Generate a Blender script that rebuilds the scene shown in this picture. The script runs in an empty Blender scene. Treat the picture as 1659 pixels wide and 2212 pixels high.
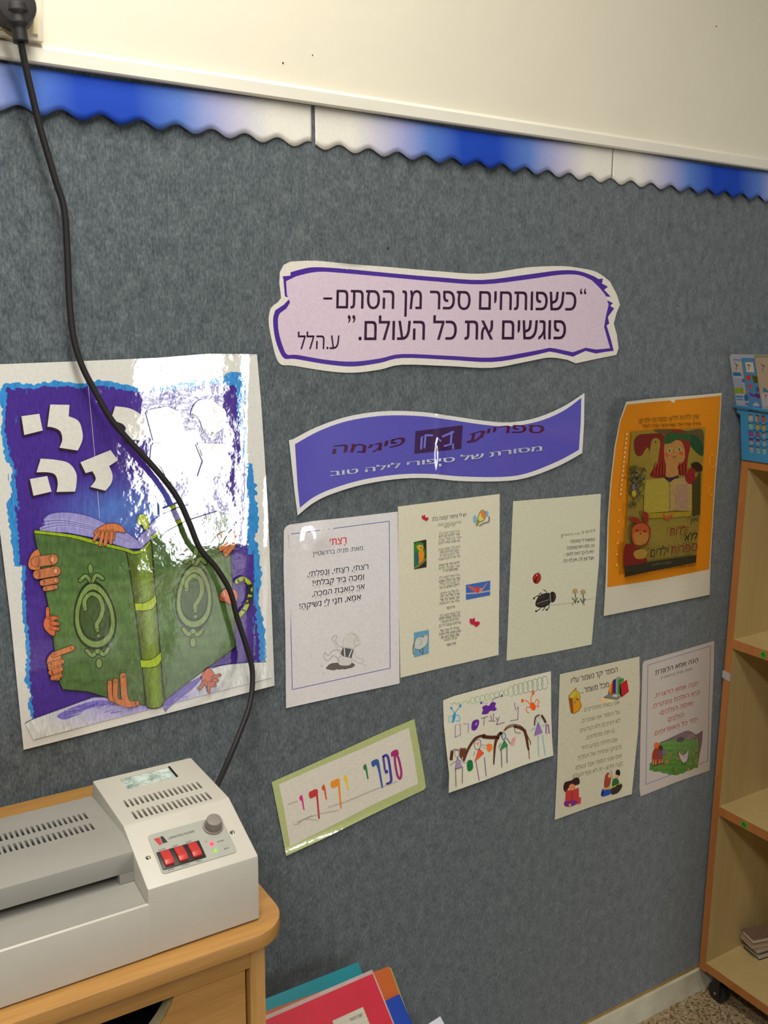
import bpy, bmesh, math, random
import numpy as np
from mathutils import Vector, Matrix
from mathutils.geometry import tessellate_polygon

# ------------------------------------------------------------------ camera, world, lights, exposure
SC = bpy.context.scene
COL = SC.collection
IW, IH, FPX = 1659.0, 2212.0, 2036.0
YAW, PITCH, ROLL, CAMD = 0.556360, -0.196104, 0.009403, 1.27
FLOOR = -1.527
fw = Vector((math.sin(YAW)*math.cos(PITCH), math.cos(YAW)*math.cos(PITCH), math.sin(PITCH)))
r0 = Vector((math.cos(YAW), -math.sin(YAW), 0)); u0 = r0.cross(fw)
RT = r0*math.cos(ROLL)+u0*math.sin(ROLL); UP = -r0*math.sin(ROLL)+u0*math.cos(ROLL)
CAM = Vector((0, -CAMD, 0))
cam_d = bpy.data.cameras.new('camera'); cam = bpy.data.objects.new('camera', cam_d); COL.objects.link(cam)
cam.matrix_world = Matrix(((RT.x, UP.x, -fw.x, CAM.x), (RT.y, UP.y, -fw.y, CAM.y), (RT.z, UP.z, -fw.z, CAM.z), (0, 0, 0, 1)))
cam_d.sensor_fit = 'VERTICAL'; cam_d.sensor_height = 32.0; cam_d.lens = 32.0*FPX/IH
cam_d.clip_start = 0.02; cam_d.clip_end = 50
SC.camera = cam

W = bpy.data.worlds.new('world'); SC.world = W; W.use_nodes = True
W.node_tree.nodes['Background'].inputs[0].default_value = (0.75, 0.88, 1.0, 1)
W.node_tree.nodes['Background'].inputs[1].default_value = 0.6

def area(name, loc, look, sx, sy, power, color, spread=180):
    l = bpy.data.lights.new(name, 'AREA'); l.shape = 'RECTANGLE'; l.size = sx; l.size_y = sy
    l.energy = power; l.color = color; l.spread = math.radians(spread)
    o = bpy.data.objects.new(name, l); COL.objects.link(o); o.location = loc
    o.rotation_euler = (Vector(look)-Vector(loc)).to_track_quat('-Z', 'Y').to_euler()
    return o
# ceiling fluorescents: stronger one further back, near one unseen, added to brighten upper wall
area('ceiling_lamp_light', (0.25, -0.84, 1.25), (0.25, -0.84, 0), 0.30, 1.20, 29, (1.0, 0.975, 0.90))
area('ceiling_lamp_light', (-0.80, -2.25, 1.25), (-0.80, -2.25, 0), 0.30, 1.20, 47, (1.0, 1.0, 0.98))
# daylight from the window across the room; mirrored in the laminated sheets
area('window_light', (2.06, -4.28, -0.72), (2.06, 0, -0.72), 0.56, 1.36, 38, (0.97, 0.99, 1.0))
SC.view_settings.view_transform = 'Standard'; SC.view_settings.look = 'None'
SC.view_settings.gamma = 1; SC.view_settings.use_curve_mapping = False
SC.view_settings.exposure = 0.0

# ------------------------------------------------------------------ helpers
def P(x, y, off=0.0):
    """point on the plane Y=-off (the board is Y=0) seen at photo coordinate (x, y)"""
    g = fw*FPX + RT*(x-IW/2) - UP*(y-IH/2)
    return CAM + g*((CAMD-off)/g.y)
def Pz(x, y, z):
    g = fw*FPX + RT*(x-IW/2) - UP*(y-IH/2)
    return CAM + g*(z/g.z)
def lin(c, g=1.0):
    return tuple(min(1.0, (((v/255+0.055)/1.055)**2.4 if v > 10 else v/255/12.92)*g) for v in c)
def T(s, ox, oy):
    return lambda *pts: [(ox+pts[i]/s, oy+pts[i+1]/s) for i in range(0, len(pts), 2)]
def cr(pts, closed=True, n=5):
    """Catmull-Rom smoothing"""
    m = len(pts); out = []
    for i in range(m if closed else m-1):
        g = lambda k: pts[k % m] if closed else pts[max(0, min(m-1, k))]
        a, b, c, d = g(i-1), g(i), g(i+1), g(i+2)
        for k in range(n):
            t = k/n; t2 = t*t; t3 = t2*t
            out.append(tuple(0.5*(2*b[j]+(c[j]-a[j])*t+(2*a[j]-5*b[j]+4*c[j]-d[j])*t2+(3*b[j]-a[j]-3*c[j]+d[j])*t3) for j in (0, 1)))
    if not closed: out.append(tuple(pts[-1]))
    return out
def rough(pts, amp, step, seed, closed=True):
    R = random.Random(seed); out = []; m = len(pts)
    for i in range(m if closed else m-1):
        a, b = pts[i], pts[(i+1) % m]; L = math.hypot(b[0]-a[0], b[1]-a[1]); k = max(1, int(L/step))
        for j in range(k):
            t = j/k; nx, ny = (b[1]-a[1])/max(L, 1e-6), -(b[0]-a[0])/max(L, 1e-6); d = R.uniform(-amp, amp)
            out.append((a[0]+(b[0]-a[0])*t+nx*d, a[1]+(b[1]-a[1])*t+ny*d))
    return out
def ell(cx, cy, rx, ry, rot=0, n=20):
    c, s = math.cos(math.radians(rot)), math.sin(math.radians(rot))
    return [(cx+rx*math.cos(t)*c-ry*math.sin(t)*s, cy+rx*math.cos(t)*s+ry*math.sin(t)*c) for t in [2*math.pi*k/n for k in range(n)]]

def new_mat(name):
    m = bpy.data.materials.new(name); m.use_nodes = True
    return m, m.node_tree.nodes, m.node_tree.links, m.node_tree.nodes['Principled BSDF']
def coords(N, L, scale):
    t = N.new('ShaderNodeTexCoord'); mp = N.new('ShaderNodeMapping'); mp.inputs['Scale'].default_value = scale
    L.new(t.outputs['Object'], mp.inputs['Vector']); return mp.outputs['Vector']
def noise(N, L, vec, sc, det=3, rough_=0.55):
    n = N.new('ShaderNodeTexNoise'); n.inputs['Scale'].default_value = sc; n.inputs['Detail'].default_value = det
    n.inputs['Roughness'].default_value = rough_; L.new(vec, n.inputs['Vector']); return n.outputs['Fac']
def ramp(N, L, fac, stops):
    r = N.new('ShaderNodeValToRGB'); e = r.color_ramp.elements
    while len(e) < len(stops): e.new(0.5)
    for k, (p, c) in enumerate(stops): e[k].position = p; e[k].color = (*c, 1)
    L.new(fac, r.inputs['Fac']); return r.outputs['Color']
def bump(N, L, h, bs, dist, strength=1.0, prev=None):
    b = N.new('ShaderNodeBump'); b.inputs['Distance'].default_value = dist; b.inputs['Strength'].default_value = strength
    L.new(h, b.inputs['Height'])
    if prev: L.new(prev, b.inputs['Normal'])
    return b.outputs['Normal']
def plain(name, c, rough_=0.5, metal=0, var=0.05, sc=40, bmp=0.0, spec=0.5, emit=None, stretch=(1, 1, 1)):
    """plain colour with a procedural mottling and optional fine relief"""
    m, N, L, B = new_mat(name)
    v = coords(N, L, stretch); f = noise(N, L, v, sc)
    L.new(ramp(N, L, f, [(0.3, tuple(x*(1-var) for x in c)), (0.7, tuple(min(1, x*(1+var)) for x in c))]), B.inputs['Base Color'])
    B.inputs['Roughness'].default_value = rough_; B.inputs['Metallic'].default_value = metal
    B.inputs['Specular IOR Level'].default_value = spec
    if bmp: L.new(bump(N, L, noise(N, L, v, sc*8, 2), None, bmp), B.inputs['Normal'])
    if emit: B.inputs['Emission Color'].default_value = (*emit[:3], 1); B.inputs['Emission Strength'].default_value = emit[3]
    return m
def wood(name, c1, c2, axis='X', sc=14, rough_=0.42):
    m, N, L, B = new_mat(name)
    s = {'X': (0.12, 1.6, 1.6), 'Y': (1.6, 0.12, 1.6), 'Z': (1.6, 1.6, 0.12)}[axis]
    v = coords(N, L, s); f = noise(N, L, v, sc, 6, 0.6)
    n2 = noise(N, L, v, sc*9, 3, 0.6)
    mx = N.new('ShaderNodeMath'); mx.operation = 'MULTIPLY_ADD'; mx.inputs[1].default_value = 0.35; L.new(n2, mx.inputs[0])
    mm = N.new('ShaderNodeMath'); mm.operation = 'MULTIPLY'; mm.inputs[1].default_value = 0.75; L.new(f, mm.inputs[0]); L.new(mm.outputs[0], mx.inputs[2])
    L.new(ramp(N, L, mx.outputs[0], [(0.38, c1), (0.68, c2)]), B.inputs['Base Color'])
    B.inputs['Roughness'].default_value = rough_
    L.new(bump(N, L, n2, None, 0.0002), B.inputs['Normal'])
    return m
def print_mat(name, gloss, grain=0.06, wav=1.0, stretch=(1, 1, 1), gs=260):
    """flat print: colours come from the printed-colour attribute; gloss adds the laminate film with its waviness"""
    m, N, L, B = new_mat(name)
    a = N.new('ShaderNodeAttribute'); a.attribute_name = 'Print'
    v = coords(N, L, stretch); f = noise(N, L, v, gs, 3, 0.6)
    mr = N.new('ShaderNodeMapRange'); mr.inputs[1].default_value = 0.3; mr.inputs[2].default_value = 0.7
    mr.inputs[3].default_value = 1-grain; mr.inputs[4].default_value = 1+grain; L.new(f, mr.inputs[0])
    vm = N.new('ShaderNodeVectorMath'); vm.operation = 'SCALE'; L.new(a.outputs['Color'], vm.inputs[0]); L.new(mr.outputs[0], vm.inputs['Scale'])
    L.new(vm.outputs[0], B.inputs['Base Color'])
    B.inputs['Roughness'].default_value = 0.75; B.inputs['Specular IOR Level'].default_value = 0.2
    if gloss:
        B.inputs['Coat Weight'].default_value = gloss; B.inputs['Coat Roughness'].default_value = 0.05; B.inputs['Coat IOR'].default_value = 1.7
        v1 = coords(N, L, (1, 1, 1))
        n1 = bump(N, L, noise(N, L, v1, 9, 1, 0.4), None, 0.0030*wav)
        n2 = bump(N, L, noise(N, L, v1, 75, 2, 0.5), None, 0.00020*wav, 1.0, n1)
        L.new(n2, B.inputs['Coat Normal'])
    return m

M = {}
def felt_mat():
    m, N, L, B = new_mat('grey_blue_felt')
    v = coords(N, L, (1, 1, 0.38)); f = noise(N, L, v, 330, 4, 0.75)
    g = noise(N, L, coords(N, L, (1, 1, 0.6)), 60, 4, 0.65)
    ad = N.new('ShaderNodeMath'); ad.operation = 'MULTIPLY_ADD'; ad.inputs[1].default_value = 0.65; L.new(f, ad.inputs[0])
    m2 = N.new('ShaderNodeMath'); m2.operation = 'MULTIPLY'; m2.inputs[1].default_value = 0.35; L.new(g, m2.inputs[0]); L.new(m2.outputs[0], ad.inputs[2])
    L.new(ramp(N, L, ad.outputs[0], [(0.37, (0.046, 0.059, 0.068)), (0.5, (0.098, 0.118, 0.130)), (0.63, (0.178, 0.205, 0.212))]), B.inputs['Base Color'])
    B.inputs['Roughness'].default_value = 1.0; B.inputs['Specular IOR Level'].default_value = 0.05
    B.inputs['Sheen Weight'].default_value = 0.5; B.inputs['Sheen Roughness'].default_value = 0.5
    L.new(bump(N, L, f, None, 0.0012), B.inputs['Normal'])
    return m
M['felt'] = felt_mat()
M['plaster'] = plain('cream_wall_paint', (0.79, 0.73, 0.585), 0.6, var=0.02, sc=6, bmp=0.0004)
M['trimp'] = plain('cream_trim_paint', (0.80, 0.76, 0.65), 0.5, var=0.05, sc=14, stretch=(.4, 1, 2))
M['cover'] = plain('ivory_plastic', (0.74, 0.64, 0.38), 0.4, var=0.06, sc=30)
M['coverw'] = plain('white_plastic_rim', (0.80, 0.72, 0.58), 0.4, var=0.03)
M['rubber'] = plain('black_rubber', (0.012, 0.010, 0.010), 0.58, var=0.2, sc=200)
M['metalw'] = plain('light_grey_enamel', (0.53, 0.495, 0.425), 0.42, var=0.015, sc=60, bmp=0.00006)
M['greyen'] = plain('mid_grey_enamel', (0.30, 0.285, 0.25), 0.45, var=0.015, sc=60, bmp=0.00006)
M['panelg'] = plain('grey_control_panel', (0.36, 0.36, 0.31), 0.35, var=0.04, sc=60)
M['black'] = plain('black_plastic', (0.012, 0.011, 0.011), 0.4, var=0.1)
M['slot'] = plain('dark_slot', (0.004, 0.003, 0.003), 0.9, var=0.1)  # near-black colour stands in for the shade inside slots and openings
M['red'] = plain('red_switch_plastic', (0.50, 0.035, 0.028), 0.35, var=0.06, sc=120)
M['knob'] = plain('grey_knob_plastic', (0.22, 0.19, 0.165), 0.5, var=0.06, sc=100)
M['steel'] = plain('polished_steel', (0.75, 0.72, 0.62), 0.22, metal=1, var=0.05, sc=300)
M['ledr'] = plain('red_indicator', (0.9, 0.05, 0.08), 0.3, emit=(1, 0.06, 0.12, 1.3))
M['ledg'] = plain('green_indicator', (0.25, 0.7, 0.02), 0.3, emit=(0.30, 0.85, 0.02, 0.55))
M['deskx'] = wood('honey_pine_lengthwise', (0.35, 0.165, 0.038), (0.50, 0.26, 0.070), 'X')
M['deskz'] = wood('honey_pine_upright', (0.35, 0.165, 0.038), (0.50, 0.26, 0.070), 'Z')
M['ply'] = plain('raw_board_edge', (0.36, 0.30, 0.16), 0.7, var=0.12, sc=60)
M['beechx'] = wood('pale_beech_laminate', (0.45, 0.325, 0.135), (0.54, 0.40, 0.175), 'Z', 8)
M['band'] = wood('orange_beech_edge', (0.36, 0.125, 0.030), (0.46, 0.17, 0.045), 'Z', 20)
M['darkw'] = plain('dark_back_board', (0.14, 0.075, 0.035), 0.6, var=0.15, sc=10)
M['paperw'] = plain('paper_block', (0.50, 0.46, 0.36), 0.8, var=0.12, sc=300, stretch=(.1, .1, 3))
M['tile'] = plain('white_baseboard_tile', (0.60, 0.56, 0.43), 0.4, var=0.12, sc=22)
M['strip'] = plain('ochre_glue_line', (0.32, 0.20, 0.05), 0.7, var=0.2, sc=80)
M['blue'] = plain('sky_blue_plastic', (0.045, 0.26, 0.50), 0.35, var=0.06, sc=50)
M['foil'] = None
def floor_mat():
    m, N, L, B = new_mat('speckled_terrazzo')
    v = coords(N, L, (1, 1, 1)); vo = N.new('ShaderNodeTexVoronoi'); vo.inputs['Scale'].default_value = 210; L.new(v, vo.inputs['Vector'])
    sp = N.new('ShaderNodeSeparateColor'); L.new(vo.outputs['Color'], sp.inputs[0])
    c = ramp(N, L, sp.outputs[0], [(0.0, (0.30, 0.225, 0.12)), (0.45, (0.38, 0.30, 0.165)), (0.62, (0.25, 0.16, 0.08)), (0.78, (0.14, 0.09, 0.05)), (0.86, (0.24, 0.06, 0.045)), (0.92, (0.44, 0.38, 0.26))])
    L.new(c, B.inputs['Base Color']); B.inputs['Roughness'].default_value = 0.4
    return m
M['floor'] = floor_mat()
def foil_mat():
    m, N, L, B = new_mat('pale_green_liner_with_painted_glare')
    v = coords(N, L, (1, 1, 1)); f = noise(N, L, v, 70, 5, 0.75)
    L.new(ramp(N, L, f, [(0.35, (0.22, 0.28, 0.25)), (0.60, (0.72, 0.82, 0.78))]), B.inputs['Base Color'])  # palest streaks put the glare on the glass into the liner colour
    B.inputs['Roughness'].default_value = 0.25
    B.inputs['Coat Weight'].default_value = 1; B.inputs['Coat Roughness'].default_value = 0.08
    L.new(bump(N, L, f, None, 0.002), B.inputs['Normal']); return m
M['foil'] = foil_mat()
M['print'] = print_mat('matt_printed_paper', 0)
M['lam'] = print_mat('laminated_print', 1.0)
M['lamflat'] = print_mat('laminated_print_taut', 0.8, wav=0.45)
M['crayon'] = print_mat('crayon_on_paper', 0, grain=0.28, gs=500)
M['art'] = print_mat('laminated_pencil_art', 1.0, grain=0.22, stretch=(1.5, 1, 0.35), gs=240)

CUR = {}
def empty(name, loc, label, cat, group=None):
    o = bpy.data.objects.new(name, None); COL.objects.link(o); o.location = loc; o.empty_display_size = 0.02
    o['label'] = label; o['category'] = cat
    if group: o['group'] = group
    return o
def tag(o, label=None, cat=None, group=None, kind=None):
    for k, v in (('label', label), ('category', cat), ('group', group), ('kind', kind)):
        if v: o[k] = v
    return o
def root_off(parent):
    v = Vector((0, 0, 0))
    while parent is not None: v = v+parent.location; parent = parent.parent
    return v
def mesh_obj(name, verts, faces, mat, parent=None, smooth=False, mats=None, fm=None, loc=None, bevel=0, bseg=2):
    """verts in world coordinates; stored relative to the parent chain, own origin at loc if given"""
    off = root_off(parent); l = Vector(loc)-off if loc is not None else Vector((0, 0, 0))
    me = bpy.data.meshes.new(name); me.from_pydata([tuple(Vector(v)-off-l) for v in verts], [], faces)
    for m in (mats or [mat]): me.materials.append(m)
    if fm: me.polygons.foreach_set('material_index', fm)
    if smooth: me.polygons.foreach_set('use_smooth', [True]*len(me.polygons))
    me.validate(); me.update()
    o = bpy.data.objects.new(name, me); COL.objects.link(o); o.parent = parent; o.location = l
    if bevel:
        b = bmesh.new(); b.from_mesh(me); bmesh.ops.remove_doubles(b, verts=b.verts, dist=1e-6)
        bmesh.ops.recalc_face_normals(b, faces=b.faces)
        bmesh.ops.bevel(b, geom=[e for e in b.edges if len(e.link_faces) == 2 and e.calc_face_angle(0) > 0.3], offset=bevel, segments=bseg, affect='EDGES', profile=0.6, clamp_overlap=True)
        b.to_mesh(me); b.free()
        me.polygons.foreach_set('use_smooth', [True]*len(me.polygons))
        me.set_sharp_from_angle(angle=math.radians(40))
    return o
def bx(x0, x1, y0, y1, z0, z1):
    return [(x0, y0, z0), (x1, y0, z0), (x1, y1, z0), (x0, y1, z0), (x0, y0, z1), (x1, y0, z1), (x1, y1, z1), (x0, y1, z1)], \
           [(0, 3, 2, 1), (4, 5, 6, 7), (0, 1, 5, 4), (1, 2, 6, 5), (2, 3, 7, 6), (3, 0, 4, 7)]
def box(name, x0, x1, y0, y1, z0, z1, mat, parent=None, bevel=0.0, loc=None):
    v, f = bx(min(x0, x1), max(x0, x1), min(y0, y1), max(y0, y1), min(z0, z1), max(z0, z1))
    return mesh_obj(name, v, f, mat, parent, bevel=bevel, loc=loc)
def join(parts):
    V, F = [], []
    for v, f in parts:
        n = len(V); V += list(v); F += [tuple(i+n for i in q) for q in f]
    return V, F
def prism(poly, a, b, fn):
    """extrude polygon poly (2D) from a to b; fn(u, v, w) -> point"""
    n = len(poly); V = [fn(p[0], p[1], a) for p in poly]+[fn(p[0], p[1], b) for p in poly]
    tris = tessellate_polygon([[Vector((p[0], p[1], 0)) for p in poly]])
    F = [tuple(t) for t in tris]+[tuple(i+n for i in reversed(t)) for t in tris]
    F += [(i, (i+1) % n, (i+1) % n+n, i+n) for i in range(n)]
    return V, F
def ngon_prism(poly, a, b, fn):
    n = len(poly); V = [fn(p[0], p[1], a) for p in poly]+[fn(p[0], p[1], b) for p in poly]
    return V, [tuple(range(n)), tuple(range(2*n-1, n-1, -1))]+[(i, (i+1) % n, (i+1) % n+n, i+n) for i in range(n)]
def tube(name, pts, r, mat, parent=None, n=12, sub=6, sy=1.0):
    pts = [Vector(p) for p in pts]; q = []
    for i in range(len(pts)-1):
        a, b, c, d = pts[max(i-1, 0)], pts[i], pts[i+1], pts[min(i+2, len(pts)-1)]
        for k in range(sub):
            t = k/sub; q.append(0.5*(2*b+(c-a)*t+(2*a-5*b+4*c-d)*t*t+(3*b-a-3*c+d)*t**3))
    q.append(pts[-1]); V, F = [], []; prev = Vector((1, 0, 0))
    for i, p in enumerate(q):
        t = (q[min(i+1, len(q)-1)]-q[max(i-1, 0)]).normalized(); s = (prev-t*prev.dot(t)).normalized(); prev = s; u = t.cross(s)
        rr = r[min(i//sub, len(r)-1)] if isinstance(r, (list, tuple)) else r
        V += [p+(s*math.cos(2*math.pi*k/n)+u*math.sin(2*math.pi*k/n)*sy)*rr for k in range(n)]
    for i in range(len(q)-1):
        F += [(i*n+k, i*n+(k+1) % n, (i+1)*n+(k+1) % n, (i+1)*n+k) for k in range(n)]
    F += [tuple(range(n-1, -1, -1)), tuple(range((len(q)-1)*n, len(q)*n))]
    return mesh_obj(name, V, F, mat, parent, smooth=True)
def disc(name, c, ax, r, h, mat, parent, n=24, r2=None, bevel=0):
    ax = Vector(ax).normalized(); s = ax.orthogonal().normalized(); u = ax.cross(s); r2 = r if r2 is None else r2
    V = [Vector(c)+(s*math.cos(2*math.pi*k/n)+u*math.sin(2*math.pi*k/n))*r for k in range(n)]
    V += [Vector(c)+ax*h+(s*math.cos(2*math.pi*k/n)+u*math.sin(2*math.pi*k/n))*r2 for k in range(n)]
    F = [tuple(range(n-1, -1, -1)), tuple(range(n, 2*n))]+[(k, (k+1) % n, (k+1) % n+n, k+n) for k in range(n)]
    o = mesh_obj(name, V, F, mat, parent, bevel=bevel)
    if not bevel:
        o.data.polygons.foreach_set('use_smooth', [True]*len(o.data.polygons)); o.data.set_sharp_from_angle(angle=math.radians(40))
    return o

# ---- glyphs
_G = {}
def glyph(c, bold):
    k = (c, bold)
    if k in _G: return _G[k]
    def ev(s, bold=0):
        cu = bpy.data.curves.new('tmp', 'FONT'); cu.body = s; cu.resolution_u = 3; cu.fill_mode = 'NONE'; cu.offset = bold
        o = bpy.data.objects.new('tmp', cu); COL.objects.link(o)
        dg = bpy.context.evaluated_depsgraph_get(); dg.update()
        me = bpy.data.meshes.new_from_object(o.evaluated_get(dg))
        P2 = [(v.co.x, v.co.y) for v in me.vertices]; nb = {}
        for e in me.edges:
            p, q = e.vertices; nb.setdefault(p, []).append(q); nb.setdefault(q, []).append(p)
        seen, loops = set(), []
        for s0 in range(len(P2)):
            if s0 in seen or s0 not in nb: continue
            lp, cur = [s0], s0; seen.add(s0)
            while True:
                nx = [k for k in nb[cur] if k not in seen]
                if not nx: break
                cur = nx[0]; seen.add(cur); lp.append(cur)
            if len(lp) > 2: loops.append([P2[k] for k in lp])
        def inside(pt, lp):
            r = False
            for k in range(len(lp)):
                (x1, y1), (x2, y2) = lp[k-1], lp[k]
                if (y1 > pt[1]) != (y2 > pt[1]) and pt[0] < (x2-x1)*(pt[1]-y1)/(y2-y1)+x1: r = not r
            return r
        def holds(o_, h): return all(inside(q, o_) for q in h[::max(1, len(h)//6)])
        hole = [any(i_ != k and holds(loops[i_], loops[k]) for i_ in range(len(loops))) for k in range(len(loops))]
        V, F = [], []
        for k, lp in enumerate(loops):
            if hole[k]: continue
            grp = [lp]+[loops[h] for h in range(len(loops)) if hole[h] and holds(lp, loops[h])]
            n = len(V); V += [p for g_ in grp for p in g_]
            F += [tuple(i_+n for i_ in t) for t in tessellate_polygon([[Vector((x, y, 0)) for x, y in g_] for g_ in grp])]
        bpy.data.objects.remove(o); bpy.data.curves.remove(cu); bpy.data.meshes.remove(me)
        return V, F
    if c == ' ': r = ([], [], 0.26)
    else:
        V, F = ev(c); b = ev('|')[0]; a = ev(c+'|')[0]
        r = (V, F, max(p[0] for p in a)-max(p[0] for p in b))
    if bold:
        V, F, w = r; n = len(V); r = ([(x-bold*.8, y) for x, y in V]+[(x+bold*.8, y) for x, y in V], F+[tuple(i+n for i in f) for f in F], w)
    _G[k] = r; return r

class Sheet:
    """a flat or gently curled sheet on the board; outline and prints are given in photo coordinates"""
    def __init__(s, name, outline, label, cat, white, mat, base=0.0006, lift=None, step=0, group=None, plane=None, thick=0.0005, gain=None, part='paper', loc=None, dz=0.000014):
        s.dz = dz
        s.base, s.lift, s.step, s.n = base, lift, step, 0
        s.plane = plane or (lambda x, y, off: P(x, y, off))
        s.gain = gain if gain else 0.80/max(lin(white)[:3])
        cx = sum(p[0] for p in outline)/len(outline); cy = max(p[1] for p in outline)
        s.root = empty(name, s.plane(cx, cy, 0.0), label, cat, group)
        s.root.location.y = min(s.root.location.y, -0.0002) if plane is None else s.root.location.y
        if loc is not None: s.root.location = loc
        s.mat = mat
        pr = Print(s); pr.poly(outline, white); pr.build(part, mat, rim=(outline, thick, white))
    def pt(s, x, y, layer):
        l = s.lift(x, y) if s.lift else 0.0
        return s.plane(x, y, s.base+l+layer*s.dz)

class Print:
    def __init__(s, sheet, auto=None): s.s = sheet; s.V = []; s.F = []; s.C = []; s.auto = auto
    def flush(s, name, mat=None):
        s.build(name, mat); s.V = []; s.F = []; s.C = []
    def _add(s, verts, faces, col, tess_step=0):
        sh = s.s; sh.n += 1; step = sh.step or tess_step
        if step:
            b = bmesh.new(); bv = [b.verts.new((x, y, 0)) for x, y in verts]
            for f in faces:
                try: b.faces.new([bv[i] for i in f])
                except ValueError: pass
            xs = [v[0] for v in verts]; ys = [v[1] for v in verts]
            for lo, hi, no in ((min(xs), max(xs), (1, 0, 0)), (min(ys), max(ys), (0, 1, 0))):
                k = math.floor(lo/step)+1
                while k*step < hi:
                    co = (k*step, 0, 0) if no[0] else (0, k*step, 0)
                    bmesh.ops.bisect_plane(b, geom=b.verts[:]+b.edges[:]+b.faces[:], plane_co=co, plane_no=no, dist=1e-4); k += 1
            b.verts.ensure_lookup_table(); b.verts.index_update()
            verts = [(v.co.x, v.co.y) for v in b.verts]; faces = [tuple(v.index for v in f.verts) for f in b.faces]; b.free()
        n = len(s.V); s.V += [sh.pt(x, y, sh.n) for x, y in verts]
        for f in faces:
            # front faces look towards the room
            ar = sum(verts[f[i]][0]*verts[f[(i+1) % len(f)]][1]-verts[f[(i+1) % len(f)]][0]*verts[f[i]][1] for i in range(len(f)))
            g = f if ar < 0 else tuple(reversed(f))
            s.F.append(tuple(i+n for i in g))
            s.C.append([lin(col(*verts[i]), sh.gain) if callable(col) else lin(col, sh.gain) for i in g])
    def poly(s, pts, col, outline=None, w=1.0, step=0):
        tr = tessellate_polygon([[Vector((x, y, 0)) for x, y in pts]])
        s._add(list(pts), [tuple(t) for t in tr], col, step)
        if outline: s.stroke(list(pts)+[pts[0]], w, outline)
    def rawstroke(s, pts, w):
        V, F = [], []; n = len(pts)
        for i, p in enumerate(pts):
            a, b = pts[max(i-1, 0)], pts[min(i+1, n-1)]; dx, dy = b[0]-a[0], b[1]-a[1]; L = math.hypot(dx, dy) or 1
            ww = (w(i/(n-1)) if callable(w) else w)/2
            V += [(p[0]-dy/L*ww, p[1]+dx/L*ww), (p[0]+dy/L*ww, p[1]-dx/L*ww)]
        F = [(2*i, 2*i+1, 2*i+3, 2*i+2) for i in range(n-1)]
        return V, F
    def stroke(s, pts, w, col, smooth=False, caps=False, outline=None, ow=1.2):
        if smooth: pts = cr(pts, False, 5)
        if outline: s.stroke(pts, (w+2*ow) if not callable(w) else (lambda t: w(t)+2*ow), outline, caps=caps)
        V, F = s.rawstroke(pts, w)
        if caps:
            for e, t in ((pts[0], 0), (pts[-1], 1)):
                n = len(V); r = (w(t) if callable(w) else w)/2; V += ell(e[0], e[1], r, r, 0, 10); F.append(tuple(range(n, n+10)))
        s._add(V, F, col)
    def ell(s, cx, cy, rx, ry, col, rot=0, n=20, outline=None, w=1):
        s.poly(ell(cx, cy, rx, ry, rot, n), col, outline, w)
    def text(s, st, L, R, up, col, bold=0.0, rtl=True, marks=0, sp=0.0):
        """L, R: ends of the baseline; up: letter-height vector; marks>0 adds vowel points below the letters"""
        chars = list(reversed(st)) if rtl else list(st)
        x = 0; items = []
        for c in chars:
            g = glyph(c, bold); items.append((g, x, c)); x += g[2]+sp
        tot = x-sp; V, F = [], []
        def mp(gx, gy):
            t = gx/tot; k = gy/0.60
            return (L[0]+(R[0]-L[0])*t+up[0]*k, L[1]+(R[1]-L[1])*t+up[1]*k)
        rr = random.Random(len(st)*7+1)
        for (g, x0, c) in items:
            n = len(V); V += [mp(x0+a, b) for a, b in g[0]]; F += [tuple(i+n for i in f) for f in g[1]]
            if marks and 'א' <= c <= 'ת' and rr.random() < marks:
                xc = x0+g[2]*0.5; kind = rr.choice('TLD:')
                def rc(a, b, c_, d):
                    n_ = len(V); V.extend([mp(a, b), mp(c_, b), mp(c_, d), mp(a, d)]); F.append((n_, n_+1, n_+2, n_+3))
                if kind in 'TL': rc(xc-.12, -.13, xc+.12, -.08)
                if kind == 'T': rc(xc-.025, -.22, xc+.025, -.13)
                if kind in 'D:': rc(xc-.035, -.15, xc+.035, -.08)
                if kind == ':': rc(xc-.035, -.26, xc+.035, -.19)
        s._add(V, F, col)
        if s.auto: s.flush(s.auto)
    def build(s, name, mat=None, rim=None, label=None):
        if not s.F: return None
        sh = s.s; off = sh.root.location
        V = [v-off for v in s.V]; F = list(s.F); C = list(s.C)
        if rim:                                  # thickness: a rim and a back face
            out, th, col = rim; n = len(out); b = len(V)
            l0 = [sh.pt(x, y, 1)-off for x, y in out]; l1 = [sh.plane(x, y, sh.base+(sh.lift(x, y) if sh.lift else 0)-th)-off for x, y in out]
            V += l0+l1; c = lin(col(*out[0]) if callable(col) else col, sh.gain)
            for i in range(n):
                j = (i+1) % n; F.append((b+i, b+n+i, b+n+j, b+j)); C.append([c]*4)
            if not sh.step:
                for t in tessellate_polygon([[Vector((x, y, 0)) for x, y in out]]): F.append(tuple(b+n+i for i in t)); C.append([c]*3)
        me = bpy.data.meshes.new(name); me.from_pydata([tuple(v) for v in V], [], F)
        at = me.color_attributes.new('Print', 'FLOAT_COLOR', 'CORNER')
        flat = [(*c[:3], 1.0) for f in C for c in f]
        at.data.foreach_set('color', np.array(flat, dtype=np.float32).ravel())
        me.materials.append(mat or sh.mat)
        if sh.step: me.polygons.foreach_set('use_smooth', [True]*len(me.polygons))
        o = bpy.data.objects.new(name, me); COL.objects.link(o); o.parent = sh.root
        if label: o['label'] = label
        return o
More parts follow.
